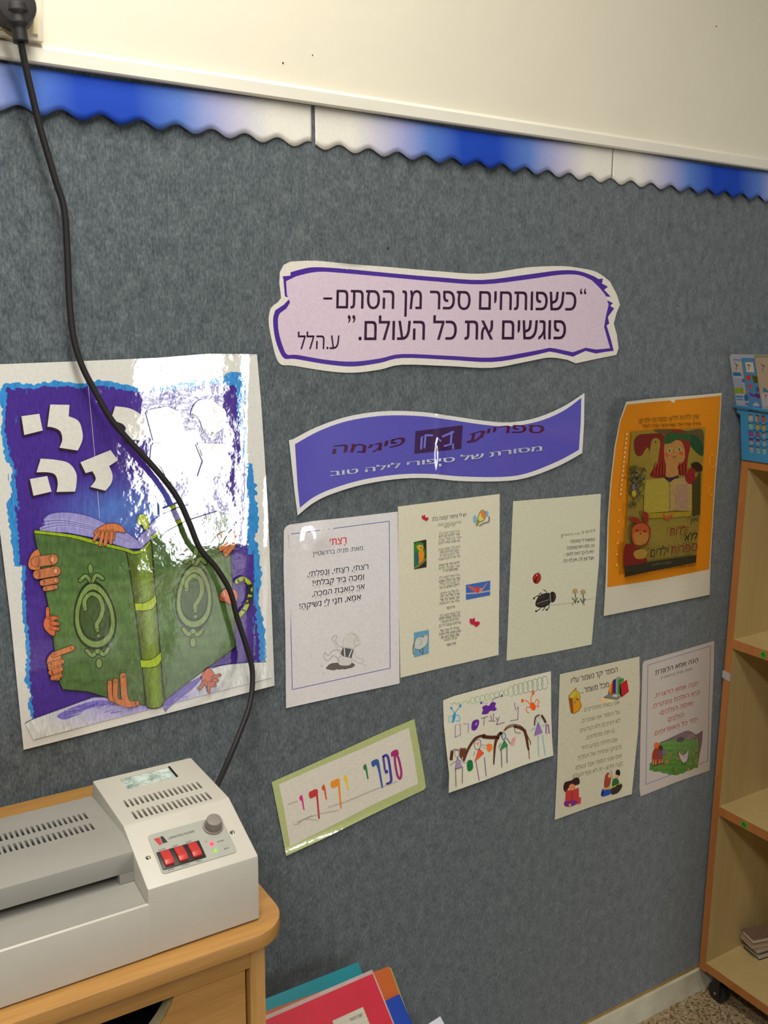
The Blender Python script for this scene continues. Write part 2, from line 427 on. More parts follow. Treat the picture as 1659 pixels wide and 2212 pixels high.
# ------------------------------------------------------------------ the room
XL, XR, YB, ZC = -2.6, 2.75, -4.3, 1.33
def st(name, x0, x1, y0, y1, z0, z1, mat, parent=None):
    o = box(name, x0, x1, y0, y1, z0, z1, mat, parent)
    if parent is None: o['kind'] = 'structure'
    return o
wall_back = st('wall_back', XL, XR, 0.022, 0.16, FLOOR, ZC, M['plaster'])
felt = box('felt_covering', XL, XR, 0.0, 0.022, -1.466, 0.309, M['felt'], wall_back); felt['label'] = 'grey-blue felt panel'
upper = box('plaster', XL, XR, -0.004, 0.022, 0.309, ZC, M['plaster'], wall_back); upper['label'] = 'cream painted wall above the felt'
glue = box('glue_line', XL, XR, -0.0015, 0.0, -1.4675, -1.4615, M['strip'], wall_back); glue['label'] = 'ochre line under the felt'
rr = random.Random(3)
for (x, y, s, o_) in ((611, 136, 2.2, .004), (675, 119, 1.6, .004), (1547, 57, 2.2, .004), (838, 536, 2.6, 0), (1464, 661, 2.4, 0), (566, 707, 2.2, 0), (683, 880, 1.2, 0)):
    c = P(x, y, o_+.0001); k = disc('nail_hole', c, (0, -1, 0), s*0.0005, 0.0008, M['black'] if s > 1.5 else M['coverw'], wall_back, n=8)
trim = mesh_obj('trim_1', *ngon_prism([(-.004, .3285), (-.0085, .3255), (-.013, .322), (-.013, .307), (-.011, .305), (-.004, .305), (0, .309), (0, .3285)][::-1], XL, XR, lambda u, v, w: (w, u, v)), M['trimp'])
trim['kind'] = 'structure'
floor = st('floor', XL, XR, YB, 0.16, FLOOR-0.08, FLOOR, M['floor'])
ceil = st('ceiling', XL, XR, YB, 0.16, ZC, ZC+0.08, M['plaster'])
wl = st('wall_left', XL-0.1, XL, YB, 0.16, FLOOR, ZC, M['felt'])
wr = st('wall_right', XR, XR+0.1, YB, 0.16, FLOOR, ZC, M['felt'])
# front wall (behind the camera) with the window opening
wx0, wx1, wz0, wz1 = 1.78, 2.34, -1.40, -0.04
fwv = join([bx(XL, wx0, YB-0.1, YB, FLOOR, ZC), bx(wx1, XR, YB-0.1, YB, FLOOR, ZC), bx(wx0, wx1, YB-0.1, YB, FLOOR, wz0), bx(wx0, wx1, YB-0.1, YB, wz1, ZC)])
wf = mesh_obj('wall_front', *fwv, M['felt']); wf['kind'] = 'structure'
wfr = join([bx(wx0-.04, wx0, YB, YB+.02, wz0-.04, wz1+.04), bx(wx1, wx1+.04, YB, YB+.02, wz0-.04, wz1+.04), bx(wx0, wx1, YB, YB+.02, wz0-.04, wz0), bx(wx0, wx1, YB, YB+.02, wz1, wz1+.04), bx(2.07, 2.12, YB+.03, YB+.05, wz0, wz1), bx(wx0, wx1, YB+.03, YB+.05, -.62, -.585)])
wi = mesh_obj('window_1', *wfr, M['trimp']); wi['kind'] = 'structure'
# baseboard of tiles
bb = st('baseboard_back', XL, XR, -0.009, 0.0, FLOOR, -1.4685, M['tile'])
bb.data.transform(Matrix.Identity(4))
# ceiling lamps
def ceiling_lamp(x, y, lab):
    r = empty('ceiling_lamp', (x, y, ZC), lab, 'lamp', 'ceiling lamps')
    v, f = join([bx(x-.17, x+.17, y-.62, y+.62, ZC-.05, ZC), bx(x-.17, x-.15, y-.62, y+.62, ZC-.075, ZC-.05), bx(x+.15, x+.17, y-.62, y+.62, ZC-.075, ZC-.05)])
    mesh_obj('housing', v, f, M['coverw'], r)
ceiling_lamp(0.25, -0.84, 'unseen long ceiling lamp added nearest the felt board'); ceiling_lamp(-0.80, -2.25, 'long ceiling lamp across the room')

# ------------------------------------------------------------------ border strips (blue to white, scalloped lower edge)
def border_strip(x0, x1, z1l, z1r, lab, hidden=0):
    xc = (x0+x1)/2; r = empty('border_strip', (xc, -0.001, 0.2485), lab, 'border', 'scalloped border strips along the top of the board')
    V, F, C = [], [], []; n = int((x1-x0)/0.0035); rows = 6; ph = 0.261-0.0495*4
    blue, lav, wh = np.array((0.012, 0.058, 0.43)), np.array((0.40, 0.40, 0.62)), np.array((0.80, 0.76, 0.68))
    def colr(t):
        d = abs(t)
        if d < .035: return blue
        if d < .10: k = (d-.035)/.065; return blue*(1-k)+np.array((0.10, 0.20, 0.55))*k
        if d < .155: k = (d-.10)/.055; return np.array((0.10, 0.20, 0.55))*(1-k)+lav*k
        if d < .235: k = (d-.155)/.08; return lav*(1-k)+wh*k
        return wh
    for i in range(n+1):
        x = x0+(x1-x0)*i/n; t = x-xc; zb = 0.2515+0.0046*math.cos(2*math.pi*(x-0.261)/0.0495)
        zt = z1l+(z1r-z1l)*i/n-0.004*math.cos(min(abs(t)/0.25, 1)*math.pi/2)**2; lift = 0.0025+0.006*math.cos(min(abs(t)/0.29, 1)*math.pi/2)**2
        for j in range(rows+1):
            k = j/rows; V.append((x, -(lift*(0.35+0.65*math.sin(math.pi*min(1, (1-k)*1.0+0.02)*0.5)**0.8) if k > 0 else lift), zb+(zt-zb)*k)); C.append(colr(t))
    for i in range(n):
        for j in range(rows):
            a = i*(rows+1)+j; F.append((a, a+rows+1, a+rows+2, a+1))
    o = mesh_obj('printed_card', V, F, M['strp'], r, smooth=True)
    at = o.data.color_attributes.new('Print', 'FLOAT_COLOR', 'POINT')
    at.data.foreach_set('color', np.array([(*c, 1) for c in C], dtype=np.float32).ravel())
    so = o.modifiers.new('thickness', 'SOLIDIFY'); so.thickness = 0.0006; so.offset = -1
M['strp'] = print_mat('printed_card_border', 0.0, grain=0.04)
border_strip(0.073, 0.6605, 0.3048, 0.3048, 'blue and white scalloped border strip, leftmost, behind the black cord')
border_strip(0.6665, 1.2525, 0.3048, 0.3048, 'blue and white scalloped border strip above the quote sign, between the two seams')
border_strip(1.2540, 1.8400, 0.3048, 0.3048, 'blue and white scalloped border strip at the right end above the orange poster')

# ------------------------------------------------------------------ socket and cord
so_r = empty('wall_socket', (0.252, -0.004, 0.3285), 'ivory wall socket box at the top left corner above the border', 'socket')
box('housing', 0.196, 0.2925, -0.018, -0.004, 0.3285, 0.425, M['coverw'], so_r, bevel=0.003)
box('face_plate', 0.203, 0.2855, -0.0215, -0.018, 0.335, 0.4185, M['cover'], so_r, bevel=0.0015)
cd = empty('power_cord', (0.262, -0.0215, 0.31), 'long black power cord hanging from the wall socket across the book poster', 'power cord')
c0 = P(33, 14, 0.04)
pl = disc('plug', (c0.x, -0.0215, c0.z), (0, -1, 0), 0.0245, 0.030, M['rubber'], cd, n=32, r2=0.0215, bevel=0.003)
nk = P(45, 92, 0.042)
tube('plug_neck', [(c0.x, -0.038, c0.z), (c0.x+(nk.x-c0.x)*.3, -0.040, c0.z+(nk.z-c0.z)*.3), (c0.x+(nk.x-c0.x)*.6, -0.042, c0.z+(nk.z-c0.z)*.6), (nk.x, -0.043, nk.z)], [0.0165, 0.0125, 0.0088, 0.0088], M['rubber'], cd, n=16)
cp = [(45, 90, .043), (54, 138, .038), (74, 225, .03), (89, 285, .026), (120, 390, .022), (139, 455, .02), (146, 560, .018), (150, 650, .018), (159, 730, .02), (177, 790, .022), (205, 845, .024), (236, 900, .026), (270, 942, .028), (310, 985, .03), (350, 1030, .03), (385, 1078, .03), (409, 1130, .03), (432, 1185, .03), (468, 1228, .03), (497, 1277, .03), (511, 1330, .03), (530, 1390, .032), (545, 1450, .038), (540, 1520, .055), (515, 1590, .08), (490, 1650, .11), (470, 1695, .145), (455, 1730, .17)]
tube('cable', [P(*c) for c in cp]+[Vector((0.352, -0.196, -0.600))], 0.0041, M['rubber'], cd, n=10, sub=5)

# ------------------------------------------------------------------ laminator
BZ = -0.64
lm = empty('laminating_machine', (0.12, -0.31, BZ), 'grey metal laminating machine with red switches on the pine cabinet', 'machine')
XL2, XR2 = 0.254, 0.376
prof = [(-.416, BZ+.002), (-.416, -.5625), (-.337, -.5305), (-.214, -.5325), (-.205, -.56), (-.205, BZ+.002)]
def bool_cut(o, cutters):
    v, f = join(cutters); c = mesh_obj('cutter', v, f, M['slot'])
    md = o.modifiers.new('b', 'BOOLEAN'); md.object = c; md.operation = 'DIFFERENCE'; md.solver = 'EXACT'
    dg = bpy.context.evaluated_depsgraph_get(); dg.update()
    me = bpy.data.meshes.new_from_object(o.evaluated_get(dg)); o.modifiers.clear(); o.data = me
    me.set_sharp_from_angle(angle=math.radians(30))
    bpy.data.objects.remove(c)
    return o
def topz(y): return -.5305+(y+.337)/(-.214+.337)*(-.002)
hs = mesh_obj('right_housing', *ngon_prism(prof, XL2, XR2, lambda u, v, w: (w, u, v)), M['metalw'], lm, bevel=0.0022)
slots, cuts = [], []
for row, (ya, yb, xa, xb) in enumerate(((-.299, -.281, .2715, .3575), (-.330, -.311, .2715, .3570))):
    for k in range(16):
        x = xa+(xb-xa)*k/15; slots.append((x-.0014, x+.0014, ya, yb))
cuts = [bx(a, b, c, d, -.5385, -.52) for a, b, c, d in slots]+[bx(.283, .3445, -.2565, -.2255, -.5360, -.52)]
bool_cut(hs, cuts)
me0 = None
for a, b, c, d in slots:
    if me0 is None:
        o = box('vent_slot', a+.00005, b-.00005, c, d, -.5384, -.5368, M['slot'], lm, loc=((a+b)/2, (c+d)/2, -.5376)); me0 = o
    else:
        o = me0.copy(); COL.objects.link(o); o.parent = lm; o.location = Vector(((a+b)/2, (c+d)/2, -.5376))-lm.location
wn = box('viewing_window', .2832, .3443, -.2563, -.2257, -.5358, -.5332, M['foil'], lm); wn['label'] = 'small glazed window with pale green glare'
box('window_seal', .3427, .3444, -.2563, -.2257, -.5332, -.5312, M['slot'], lm)
# left housing, mirrored end of the machine (mostly outside the picture)
mesh_obj('left_housing', *ngon_prism(prof, -.136, -.016, lambda u, v, w: (w, u, v)), M['metalw'], lm, bevel=0.0022)
# base with the feed tray
bprof = [(-.416, BZ+.002), (-.416, -.5795), (-.4135, -.5785), (-.411, -.5805), (-.372, -.5795), (-.336, -.5790), (-.334, -.609), (-.205, -.609), (-.205, BZ+.002)]
mesh_obj('base', *ngon_prism(bprof, -.018, XL2+.002, lambda u, v, w: (w, u, v)), M['metalw'], lm, bevel=0.0010)
mesh_obj('feed_tray', *ngon_prism([(-.4105, -.5800), (-.372, -.5768), (-.336, -.5762), (-.336, -.5788), (-.4105, -.5804)][::-1], -.0165, XL2-.0003, lambda u, v, w: (w, u, v)), M['greyen'], lm)['label'] = 'mid-grey feed tray'
cprof = [(-.371, -.5655), (-.371, -.5425), (-.337, -.5395), (-.32, -.541), (-.232, -.5505), (-.209, -.5535), (-.205, -.562), (-.205, -.608), (-.33, -.608), (-.33, -.5655)]
cov = mesh_obj('cover', *ngon_prism(cprof, -.017, XL2+.0005, lambda u, v, w: (w, u, v)), M['greyen'], lm, bevel=0.0015)
cov['label'] = 'mid-grey slotted cover'
def covz(y): return -.541+(y+.32)/(-.232+.32)*(-.0095)
cs = []
for ya, yb, xa in ((-.2740, -.2550, .2320), (-.3070, -.2880, .2305)):
    for k in range(27):
        x = xa-.00567*k; cs.append((x-.0013, x+.0013, ya, yb))
bool_cut(cov, [bx(a, b, c, d, covz((c+d)/2)-.0075, -.53) for a, b, c, d in cs])
me1 = None
for a, b, c, d in cs:
    z = covz((c+d)/2)-.0066
    if me1 is None:
        o = box('vent_slot', a+.00005, b-.00005, c, d, z-.001, z+.0012, M['slot'], lm, loc=((a+b)/2, (c+d)/2, z)); me1 = o
    else:
        o = me1.copy(); COL.objects.link(o); o.parent = lm; o.location = Vector(((a+b)/2, (c+d)/2, z))-lm.location
mesh_obj('cover_foot', *ngon_prism([(-.3712, -.5762), (-.3712, -.5655), (-.34, -.5655), (-.34, -.5762)], .2385, XL2+.0005, lambda u, v, w: (w, u, v)), M['greyen'], lm)
box('feed_slot', -.016, .2385, -.348, -.330, -.5762, -.5656, M['slot'], lm)
# control panel on the sloping face: u along X, s up the slope, h outwards
A_, B_ = Vector((0, -.416, -.5625)), Vector((0, -.337, -.5305)); sd = (B_-A_).normalized(); hd = Vector((0, sd.z*-1, sd.y)); hd = Vector((0, -sd.z, sd.y))
def sp(u, s_, h): return Vector((u, 0, 0))+A_+sd*s_+hd*h
def sbox(name, u0, u1, s0, s1, h0, h1, mat, parent=lm, bevel=0):
    v, f = bx(u0, u1, s0, s1, h0, h1); return mesh_obj(name, [sp(*q) for q in v], f, mat, parent, bevel=bevel)
def rrect(u0, u1, s0, s1, r, n=5):
    o = []
    for cx, cy, a in ((u1-r, s1-r, 0), (u0+r, s1-r, 90), (u0+r, s0+r, 180), (u1-r, s0+r, 270)):
        o += [(cx+r*math.cos(math.radians(a+90*k/n)), cy+r*math.sin(math.radians(a+90*k/n))) for k in range(n+1)]
    return o
cpn = mesh_obj('control_panel', *ngon_prism(rrect(.2735, .3565, .0120, .0640, .004), -.001, .0010, lambda u, v, w: sp(u, v, w)), M['panelg'], lm)
sbox('switch_frame', .2755, .3225, .0165, .0390, .0008, .0024, M['black'], lm, bevel=.0004)
for k in range(3):
    u = .2835+.0150*k
    v, f = prism([(.0185, .0015), (.0185, .0060), (.0235, .0072), (.0375, .0040), (.0375, .0015)], u-.0049, u+.0049, lambda a, b, w: sp(w, a, b))
    sw = mesh_obj('switch', v, f, M['red'], lm, bevel=.0006)
disc('knob', sp(.3435, .0520, .0008), hd, .0095, .0120, M['knob'], lm, n=28, r2=.0082, bevel=.0012)
disc('knob_skirt', sp(.3435, .0520, .0004), hd, .0112, .0022, M['knob'], lm, n=28)
disc('red_light', sp(.3340, .0305, .0008), hd, .0025, .0030, M['ledr'], lm, n=16, r2=.0014)
disc('green_light', sp(.3345, .0205, .0008), hd, .0018, .0026, M['ledg'], lm, n=16, r2=.0010)
for u, s_ in ((.2665, .0375), (.3610, .0385)):
    sc_ = disc('screw', sp(u, s_, 0), hd, .0030, .0016, M['steel'], lm, n=16, r2=.0018)
    mesh_obj('screw_slot', [sp(u+a, s_+b, c) for a, b, c in ((-.002, -.0003, .0017), (.002, -.0003, .0017), (.002, .0003, .0017), (-.002, .0003, .0017), (-.002, -.0003, .0014), (.002, -.0003, .0014), (.002, .0003, .0014), (-.002, .0003, .0014))], [(0, 1, 2, 3), (0, 4, 5, 1), (1, 5, 6, 2), (2, 6, 7, 3), (3, 7, 4, 0)], M['slot'], sc_)
mesh_obj('emblem', *prism([(.2785, .0575), (.2850, .0575), (.2850, .0480), (.2818, .0475)], .0009, .00115, lambda u, v, w: sp(u, v, w)), M['red'], lm)['label'] = 'small red emblem'
mesh_obj('emblem', *prism([(.2857, .0578), (.2888, .0578), (.2912, .0487), (.2857, .0487)], .0009, .00115, lambda u, v, w: sp(u, v, w)), M['black'], lm)['label'] = 'small black emblem'
def panel_text(st_, u0, u1, s_, h, mat, name='lettering', z=.00118, bold=.01):
    V, F = [], []; x = 0; it = []
    for c in st_: g = glyph(c, bold); it.append((g, x)); x += g[2]
    for g, x0 in it:
        n = len(V); V += [sp(u0+(u0*0+(x0+a)/x*(u1-u0)), s_+b/0.7*h, z) for a, b in g[0]]; F += [tuple(i+n for i in f) for f in g[1]]
    return mesh_obj(name, V, F, mat, lm)
M['faint'] = plain('faint_grey_print', (0.10, 0.105, 0.10), 0.5)
M['pale'] = plain('pale_pink_print', (0.65, 0.35, 0.32), 0.5)
panel_text('LAMINATING MACHINE', .2930, .3225, .0515, .0030, M['faint'])
for u, s_, w in ((.279, .0405, .007), (.294, .0405, .006), (.309, .0405, .006), (.280, .0138, .007), (.295, .0138, .008), (.311, .0138, .006)):
    panel_text({.279: 'POWER', .294: 'HOT', .309: 'FWD', .280: 'OFF', .295: 'COLD', .311: 'REV'}[u], u, u+w, s_, .0018, M['faint'])
panel_text('POWER', .3405, .3480, .0300, .0019, M['faint']); panel_text('READY', .3440, .3495, .0190, .0019, M['faint']); panel_text('0', .3285, .3300, .0345, .0019, M['faint'])
for k in range(3):
    u = .2835+.0150*k; V, F = [], []; x = 0
    for c in 'ON': g = glyph(c, .01); n = len(V); V += [sp(u-.0025+(x+a)*.0035, .0300+b*.0035, .0060-(.0300-.0235+b*.0035)*.23+.0004) for a, b in g[0]]; F += [tuple(i+n for i in f) for f in g[1]]; x += g[2]
    mesh_obj('lettering', V, F, M['pale'], lm)
for x in (-.10, .345):
    for y in (-.39, -.23): disc('foot', (x, y, BZ), (0, 0, 1), .008, .003, M['rubber'], lm, n=12)

# ------------------------------------------------------------------ pine cabinet
cb = empty('pine_cabinet', (-0.02, -0.22, FLOOR), 'honey pine cabinet with rounded top under the laminating machine', 'cabinet')
def cab_top():
    x0, x1, y0, y1, r = -.44, .4045, -.4395, -.012, .042
    o = []
    for cx, cy, a in ((x1-.01, y1-.01, 0), (x0+.01, y1-.01, 90)):
        o += [(cx+.01*math.cos(math.radians(a+90*k/4)), cy+.01*math.sin(math.radians(a+90*k/4))) for k in range(5)]
    for cx, cy, a in ((x0+r, y0+r, 180), (x1-r, y0+r, 270)):
        o += [(cx+r*math.cos(math.radians(a+90*k/10)), cy+r*math.sin(math.radians(a+90*k/10))) for k in range(11)]
    return ngon_prism(o, BZ-.0175, BZ, lambda u, v, w: (u, v, w))
mesh_obj('top', *cab_top(), M['deskx'], cb, bevel=.0016)
yf = -.424; zt = BZ-.0175; zb = FLOOR+.03
box('side_panel', .360, .378, yf, -.02, zb, zt, M['deskz'], cb, bevel=.0008)
box('side_panel', -.418, -.400, yf, -.02, zb, zt, M['deskz'], cb, bevel=.0008)
box('rail', -.400, .360, yf, yf+.020, zt-.0300, zt, M['deskx'], cb, bevel=.0006)
box('back_panel', -.400, .360, -.028, -.02, zb, zt, M['deskx'], cb)
box('bottom_panel', -.400, .360, yf+.01, -.028, zb, zb+.018, M['deskx'], cb)
box('plinth', -.41, .37, yf+.03, -.03, FLOOR, zb, M['deskx'], cb)
# drawer fronts; the upper one with a scooped hand hole
zd = zt-.0312
pts = [(.3555, zd), (.3555, zd-.19), (-.395, zd-.19), (-.395, zd), (.107, zd)]
a0, a1 = math.degrees(math.asin((zd+.657)/.092)), 0
arc = [(.19+.092*math.cos(math.radians(t)), -.657+.092*math.sin(math.radians(t))) for t in np.linspace(180-a0, 360+a0, 22)]
arc = [p for p in arc if p[1] <= zd+.0001]
front = [(.3555, zd), (.3555, zd-.19), (-.395, zd-.19), (-.395, zd)]+arc
v, f = prism(front, yf+.0035, yf+.0195, lambda u, v_, w: (u, w, v_))
dr = mesh_obj('drawer', v, f, M['deskx'], cb); dr['label'] = 'upper drawer with a scooped hand hole'
# raw board edge seen inside the scoop
V, F = [], []
for i, (a, b) in enumerate(arc): V += [(a-(a-.19)*.004, yf+.0045, b+.0003), (a-(a-.19)*.004, yf+.0195, b+.0003)]
F = [(2*i, 2*i+1, 2*i+3, 2*i+2) for i in range(len(arc)-1)]
mesh_obj('hand_hole_edge', V, F, M['ply'], dr)
box('drawer', -.395, .3555, yf+.0035, yf+.0195, zd-.395, zd-.194, M['deskx'], cb, bevel=.001)
box('drawer', -.395, .3555, yf+.0035, yf+.0195, zb+.005, zd-.399, M['deskx'], cb, bevel=.001)
box('drawer_box', -.38, .34, yf+.045, -.06, zd-.185, zd-.10, M['slot'], dr)

# ------------------------------------------------------------------ crate with folders
cr_ = empty('folder_crate', (0.64, -0.20, FLOOR), 'grey open crate on the floor holding the folders', 'crate')
v, f = join([bx(.47, .90, -.36, -.025, FLOOR, FLOOR+.01), bx(.47, .48, -.36, -.025, FLOOR, FLOOR+.22), bx(.89, .90, -.36, -.025, FLOOR, FLOOR+.22), bx(.48, .89, -.36, -.35, FLOOR, FLOOR+.16), bx(.48, .89, -.035, -.025, FLOOR, FLOOR+.22)])
mesh_obj('crate_body', v, f, M['greyen'], cr_)
def slab(px_l, px_r, Ytop, Lh, th, ang, x_over=None):
    """reclining slab: top edge through two photo points at depth Ytop, sloping down towards the room"""
    a, b = P(*px_l, -Ytop), P(*px_r, -Ytop); z = (a.z+b.z)/2; d = Vector((0, -math.sin(ang), -math.cos(ang))); n = Vector((0, math.cos(ang), -math.sin(ang)))
    return a, b, z, d, n
M['teal'] = plain('teal_cardboard', (0.012, 0.25, 0.31), 0.5, var=0.05, sc=20)
M['redf'] = plain('red_plastic_folder', (0.58, 0.035, 0.060), 0.25, var=0.08, sc=12)
M['orf'] = plain('orange_cardboard', (0.50, 0.105, 0.020), 0.5, var=0.05, sc=20)
M['blf'] = plain('royal_blue_cardboard', (0.010, 0.05, 0.36), 0.5, var=0.05, sc=20)
M['grn'] = plain('olive_card_edge', (0.30, 0.28, 0.08), 0.5)
M['whp'] = plain('white_paper', (0.62, 0.62, 0.68), 0.6)
M['clear'] = plain('milky_plastic_sleeve', (0.50, 0.36, 0.33), 0.3, var=0.1, sc=30)
ang = math.radians(50); dd = Vector((0, -math.sin(ang), -math.cos(ang))); nn = Vector((0, -math.cos(ang), math.sin(ang)))
T0 = P(774, 2078, .050)
def recl(name, p_tr, dist, w, h, th, mat, lab, cat, group, rotate=0.0):
    g = P(*p_tr)-CAM; tr = CAM+g*((T0+nn*dist-CAM).dot(nn)/g.dot(nn)); R_ = Matrix.Rotation(rotate, 3, nn); ex = R_ @ Vector((-1, 0, 0)); ey = R_ @ dd
    r = empty(name, tr+ex*w/2+ey*h, lab, cat, group)
    def q(u, v, t): return tr+ex*u+ey*v+nn*t
    c = [(0, 0), (w, 0), (w, h), (0, h)]
    V = [q(u, v, -th) for u, v in c]+[q(u, v, 0) for u, v in c]
    o = mesh_obj('cover', V, [(0, 1, 2, 3), (7, 6, 5, 4), (0, 4, 5, 1), (1, 5, 6, 2), (2, 6, 7, 3), (3, 7, 4, 0)], mat, r, bevel=min(.0006, th*.3))
    return r, q
GF = 'folders in the crate'
r1, q1 = recl('folder', (774, 2078), 0.0, .30, .235, .004, M['teal'], 'teal folder at the back of the crate beside the pine cabinet', 'folder', GF)
r4, q4 = recl('folder', (841, 2087), .009, .28, .25, .006, M['orf'], 'orange folder sticking out right of the red folder', 'folder', GF, -0.03)
mesh_obj('card_edge', [q4(*p) for p in ((-.003, .004, -.004), (.0, .0, -.004), (.0, .25, -.004), (-.003, .25, -.004), (-.003, .004, -.002), (.0, .0, -.002), (.0, .25, -.002), (-.003, .25, -.002))], [(0, 1, 2, 3), (7, 6, 5, 4), (0, 4, 5, 1), (1, 5, 6, 2), (2, 6, 7, 3), (3, 7, 4, 0)], M['grn'], r4)
r3, q3 = recl('folder', (863, 2147), .015, .28, .20, .004, M['blf'], 'royal blue folder below the orange one at the right of the crate', 'folder', GF, 0.04)
mesh_obj('paper_band', [q3(*p) for p in ((-.0005, .050, .0004), (.10, .050, .0004), (.10, .058, .0004), (-.0005, .058, .0004), (-.0005, .050, -.0045), (.10, .050, -.0045), (.10, .058, -.0045), (-.0005, .058, -.0045))], [(0, 1, 2, 3), (7, 6, 5, 4), (0, 4, 5, 1), (1, 5, 6, 2), (2, 6, 7, 3), (3, 7, 4, 0)], M['whp'], r3)
r2, q2 = recl('folder', (805, 2103), .022, .31, .225, .004, M['redf'], 'red folder in a clear sleeve with a white label, front of the crate', 'folder', GF, 0.02)
def flat(name, par, q, u0, u1, v0, v1, t0, t1, mat):
    return mesh_obj(name, [q(*p) for p in ((u0, v0, t0), (u1, v0, t0), (u1, v1, t0), (u0, v1, t0), (u0, v0, t1), (u1, v0, t1), (u1, v1, t1), (u0, v1, t1))], [(0, 1, 2, 3), (7, 6, 5, 4), (0, 4, 5, 1), (1, 5, 6, 2), (2, 6, 7, 3), (3, 7, 4, 0)], mat, par)
flat('sleeve_edge', r2, q2, -.002, .31, -.006, .0, -.003, -.001, M['clear']); flat('sleeve_edge', r2, q2, -.0025, .0, -.0055, .225, -.003, -.001, M['clear'])
r5, q5 = recl('paper_sheet', (951, 2195), .020, .05, .20, .0012, M['whp'], 'white sheet corner at the right end of the crate', 'paper', None, 0.12)
# white label with its writing
lb = flat('label', r2, q2, .038, .095, .040, .120, .0002, .0006, M['paperw'])
def folder_text(s_, u0, u1, v, h):
    V, F = [], []; x = 0; it = []
    for c in reversed(s_): g = glyph(c, .012); it.append((g, x)); x += g[2]
    for g, x0 in it:
        n = len(V); V += [q2(u1-(x0+a)/x*(u1-u0), v-b/.6*h, .0008) for a, b in g[0]]; F += [tuple(i+n for i in f_) for f_ in g[1]]
    mesh_obj('lettering', V, F, M['faint'], lb)
folder_text('שם הספר', .044, .068, .052, .0045); folder_text('שם הילד', .044, .068, .075, .0045)

# ------------------------------------------------------------------ bookcase
bc = empty('bookcase', (1.766, -0.40, FLOOR), 'beech bookcase on black castors beside the felt board', 'bookcase')
X0, X1, YA, YZ = 1.652, 1.885, -.015, -.80
ZT = -.283; ZS = (-.653, -1.041, -1.432)
def panel(name, x0, x1, y0, y1, z0, z1, edge=True, lab=None):
    o = box(name, x0+(.0012 if edge else 0), x1, y0, y1, z0, z1, M['beechx'], bc)
    if edge: box('edge_band', x0, x0+.0012, y0, y1, z0, z1, M['band'], o)
    return o
panel('side_panel', X0, X1, YA-.0165, YA, -1.456, ZT-.0)
panel('side_panel', X0, X1, YZ, YZ+.0165, -1.456, ZT)
panel('top_panel', X0-.0005, X1, YZ, YA-.0002, ZT, ZT+.0165)
for z, nm in zip(ZS, ('shelf', 'shelf', 'bottom_panel')):
    panel(nm, X0, X1, YZ+.0165, YA-.0165, z-.020, z)
box('back_panel', X1, X1+.006, YZ, YA, -1.456, ZT, M['beechx'], bc)
def castor(x, y):
    r = bpy.data.objects.new('castor', None); COL.objects.link(r); r.parent = bc; r.location = Vector((x, y, FLOOR))-bc.location
    disc('wheel', (x-.009, y, FLOOR+.0235), (1, 0, 0), .0235, .018, M['black'], r, n=28, bevel=.002)
    v, f = join([bx(x-.014, x-.010, y-.010, y+.010, FLOOR+.018, -1.461), bx(x+.010, x+.014, y-.010, y+.010, FLOOR+.018, -1.461), bx(x-.018, x+.018, y-.018, y+.018, -1.461, -1.456)])
    mesh_obj('fork', v, f, M['black'], r); disc('axle', (x-.016, y, FLOOR+.0235), (1, 0, 0), .003, .032, M['steel'], r, n=12)
castor(1.682, -.052); castor(1.682, -.765); castor(1.856, -.052); castor(1.856, -.765)
M['tape'] = plain('white_paper_tape', (0.42, 0.38, 0.34), 0.8, var=0.08)
a = P(1568, 1450, .023)
tp = mesh_obj('paper_tag', *ngon_prism([(-.0125, -.744), (-.0125, -.729), (-.0152, -.7275), (-.0325, -.730), (-.0325, -.7475), (-.0300, -.7485)], X0-.0016, X0-.0002, lambda u, v_, w: (w, u, v_)), M['tape'], bc); tp['label'] = 'torn white paper tag'
M['greenst'] = plain('green_sticker', (0.045, 0.34, 0.03), 0.45, var=0.08)
for yc, zc, ch in ((-.1075, -.6635, 'מ'), (-.0985, -1.0520, 'ת')):
    s_ = disc('letter_sticker', (X0, yc, zc), (-1, 0, 0), .0078, .0006, M['greenst'], bc, n=20)
    g = glyph(ch, .01); V = [(X0-.0008, yc-(a_-g[2]/2)*.012, zc+(b_-.3)*.012) for a_, b_ in g[0]]
    mesh_obj('letter', V, list(g[1]), M['black'], s_)
# books lying on the bottom shelf
GB = 'books on the bottom shelf'
M['bk1'] = plain('faded_brown_cover', (0.16, 0.09, 0.06), 0.6); M['bk2'] = plain('dark_book_cover', (0.045, 0.03, 0.028), 0.6); M['bk3'] = plain('tan_book_cover', (0.34, 0.20, 0.10), 0.6)
def book(cx, cy, z, w, d, h, rot, cover, lab, ch=.0015):
    r = empty('book', (cx, cy, z), lab, 'book', GB); R_ = Matrix.Rotation(rot, 3, 'Z')
    def w_(v): return [R_ @ Vector(p)+Vector((cx, cy, z)) for p in v]
    v, f = bx(-w/2, w/2, -d/2, d/2, ch, h-ch); mesh_obj('pages', w_(v), f, M['paperw'], r)
    v, f = join([bx(-w/2-.002, w/2+.002, -d/2-.002, d/2+.002, 0, ch), bx(-w/2-.002, w/2+.002, -d/2-.002, d/2+.002, h-ch, h), bx(w/2, w/2+.002, -d/2-.002, d/2+.002, ch, h-ch)])
    mesh_obj('cover', w_(v), f, cover, r)
zb0 = ZS[2]
def stack_book(x, y, z, w, d, h, rot, cover, lab):   # x, y: its front left corner
    book(x+math.cos(rot)*w/2-math.sin(rot)*d/2, y+math.sin(rot)*w/2+math.cos(rot)*d/2, z, w, d, h, rot, cover, lab)
stack_book(1.768, -.088, zb0, .095, .045, .016, -.16, M['bk2'], 'dark book at the bottom of the stack on the lowest shelf')
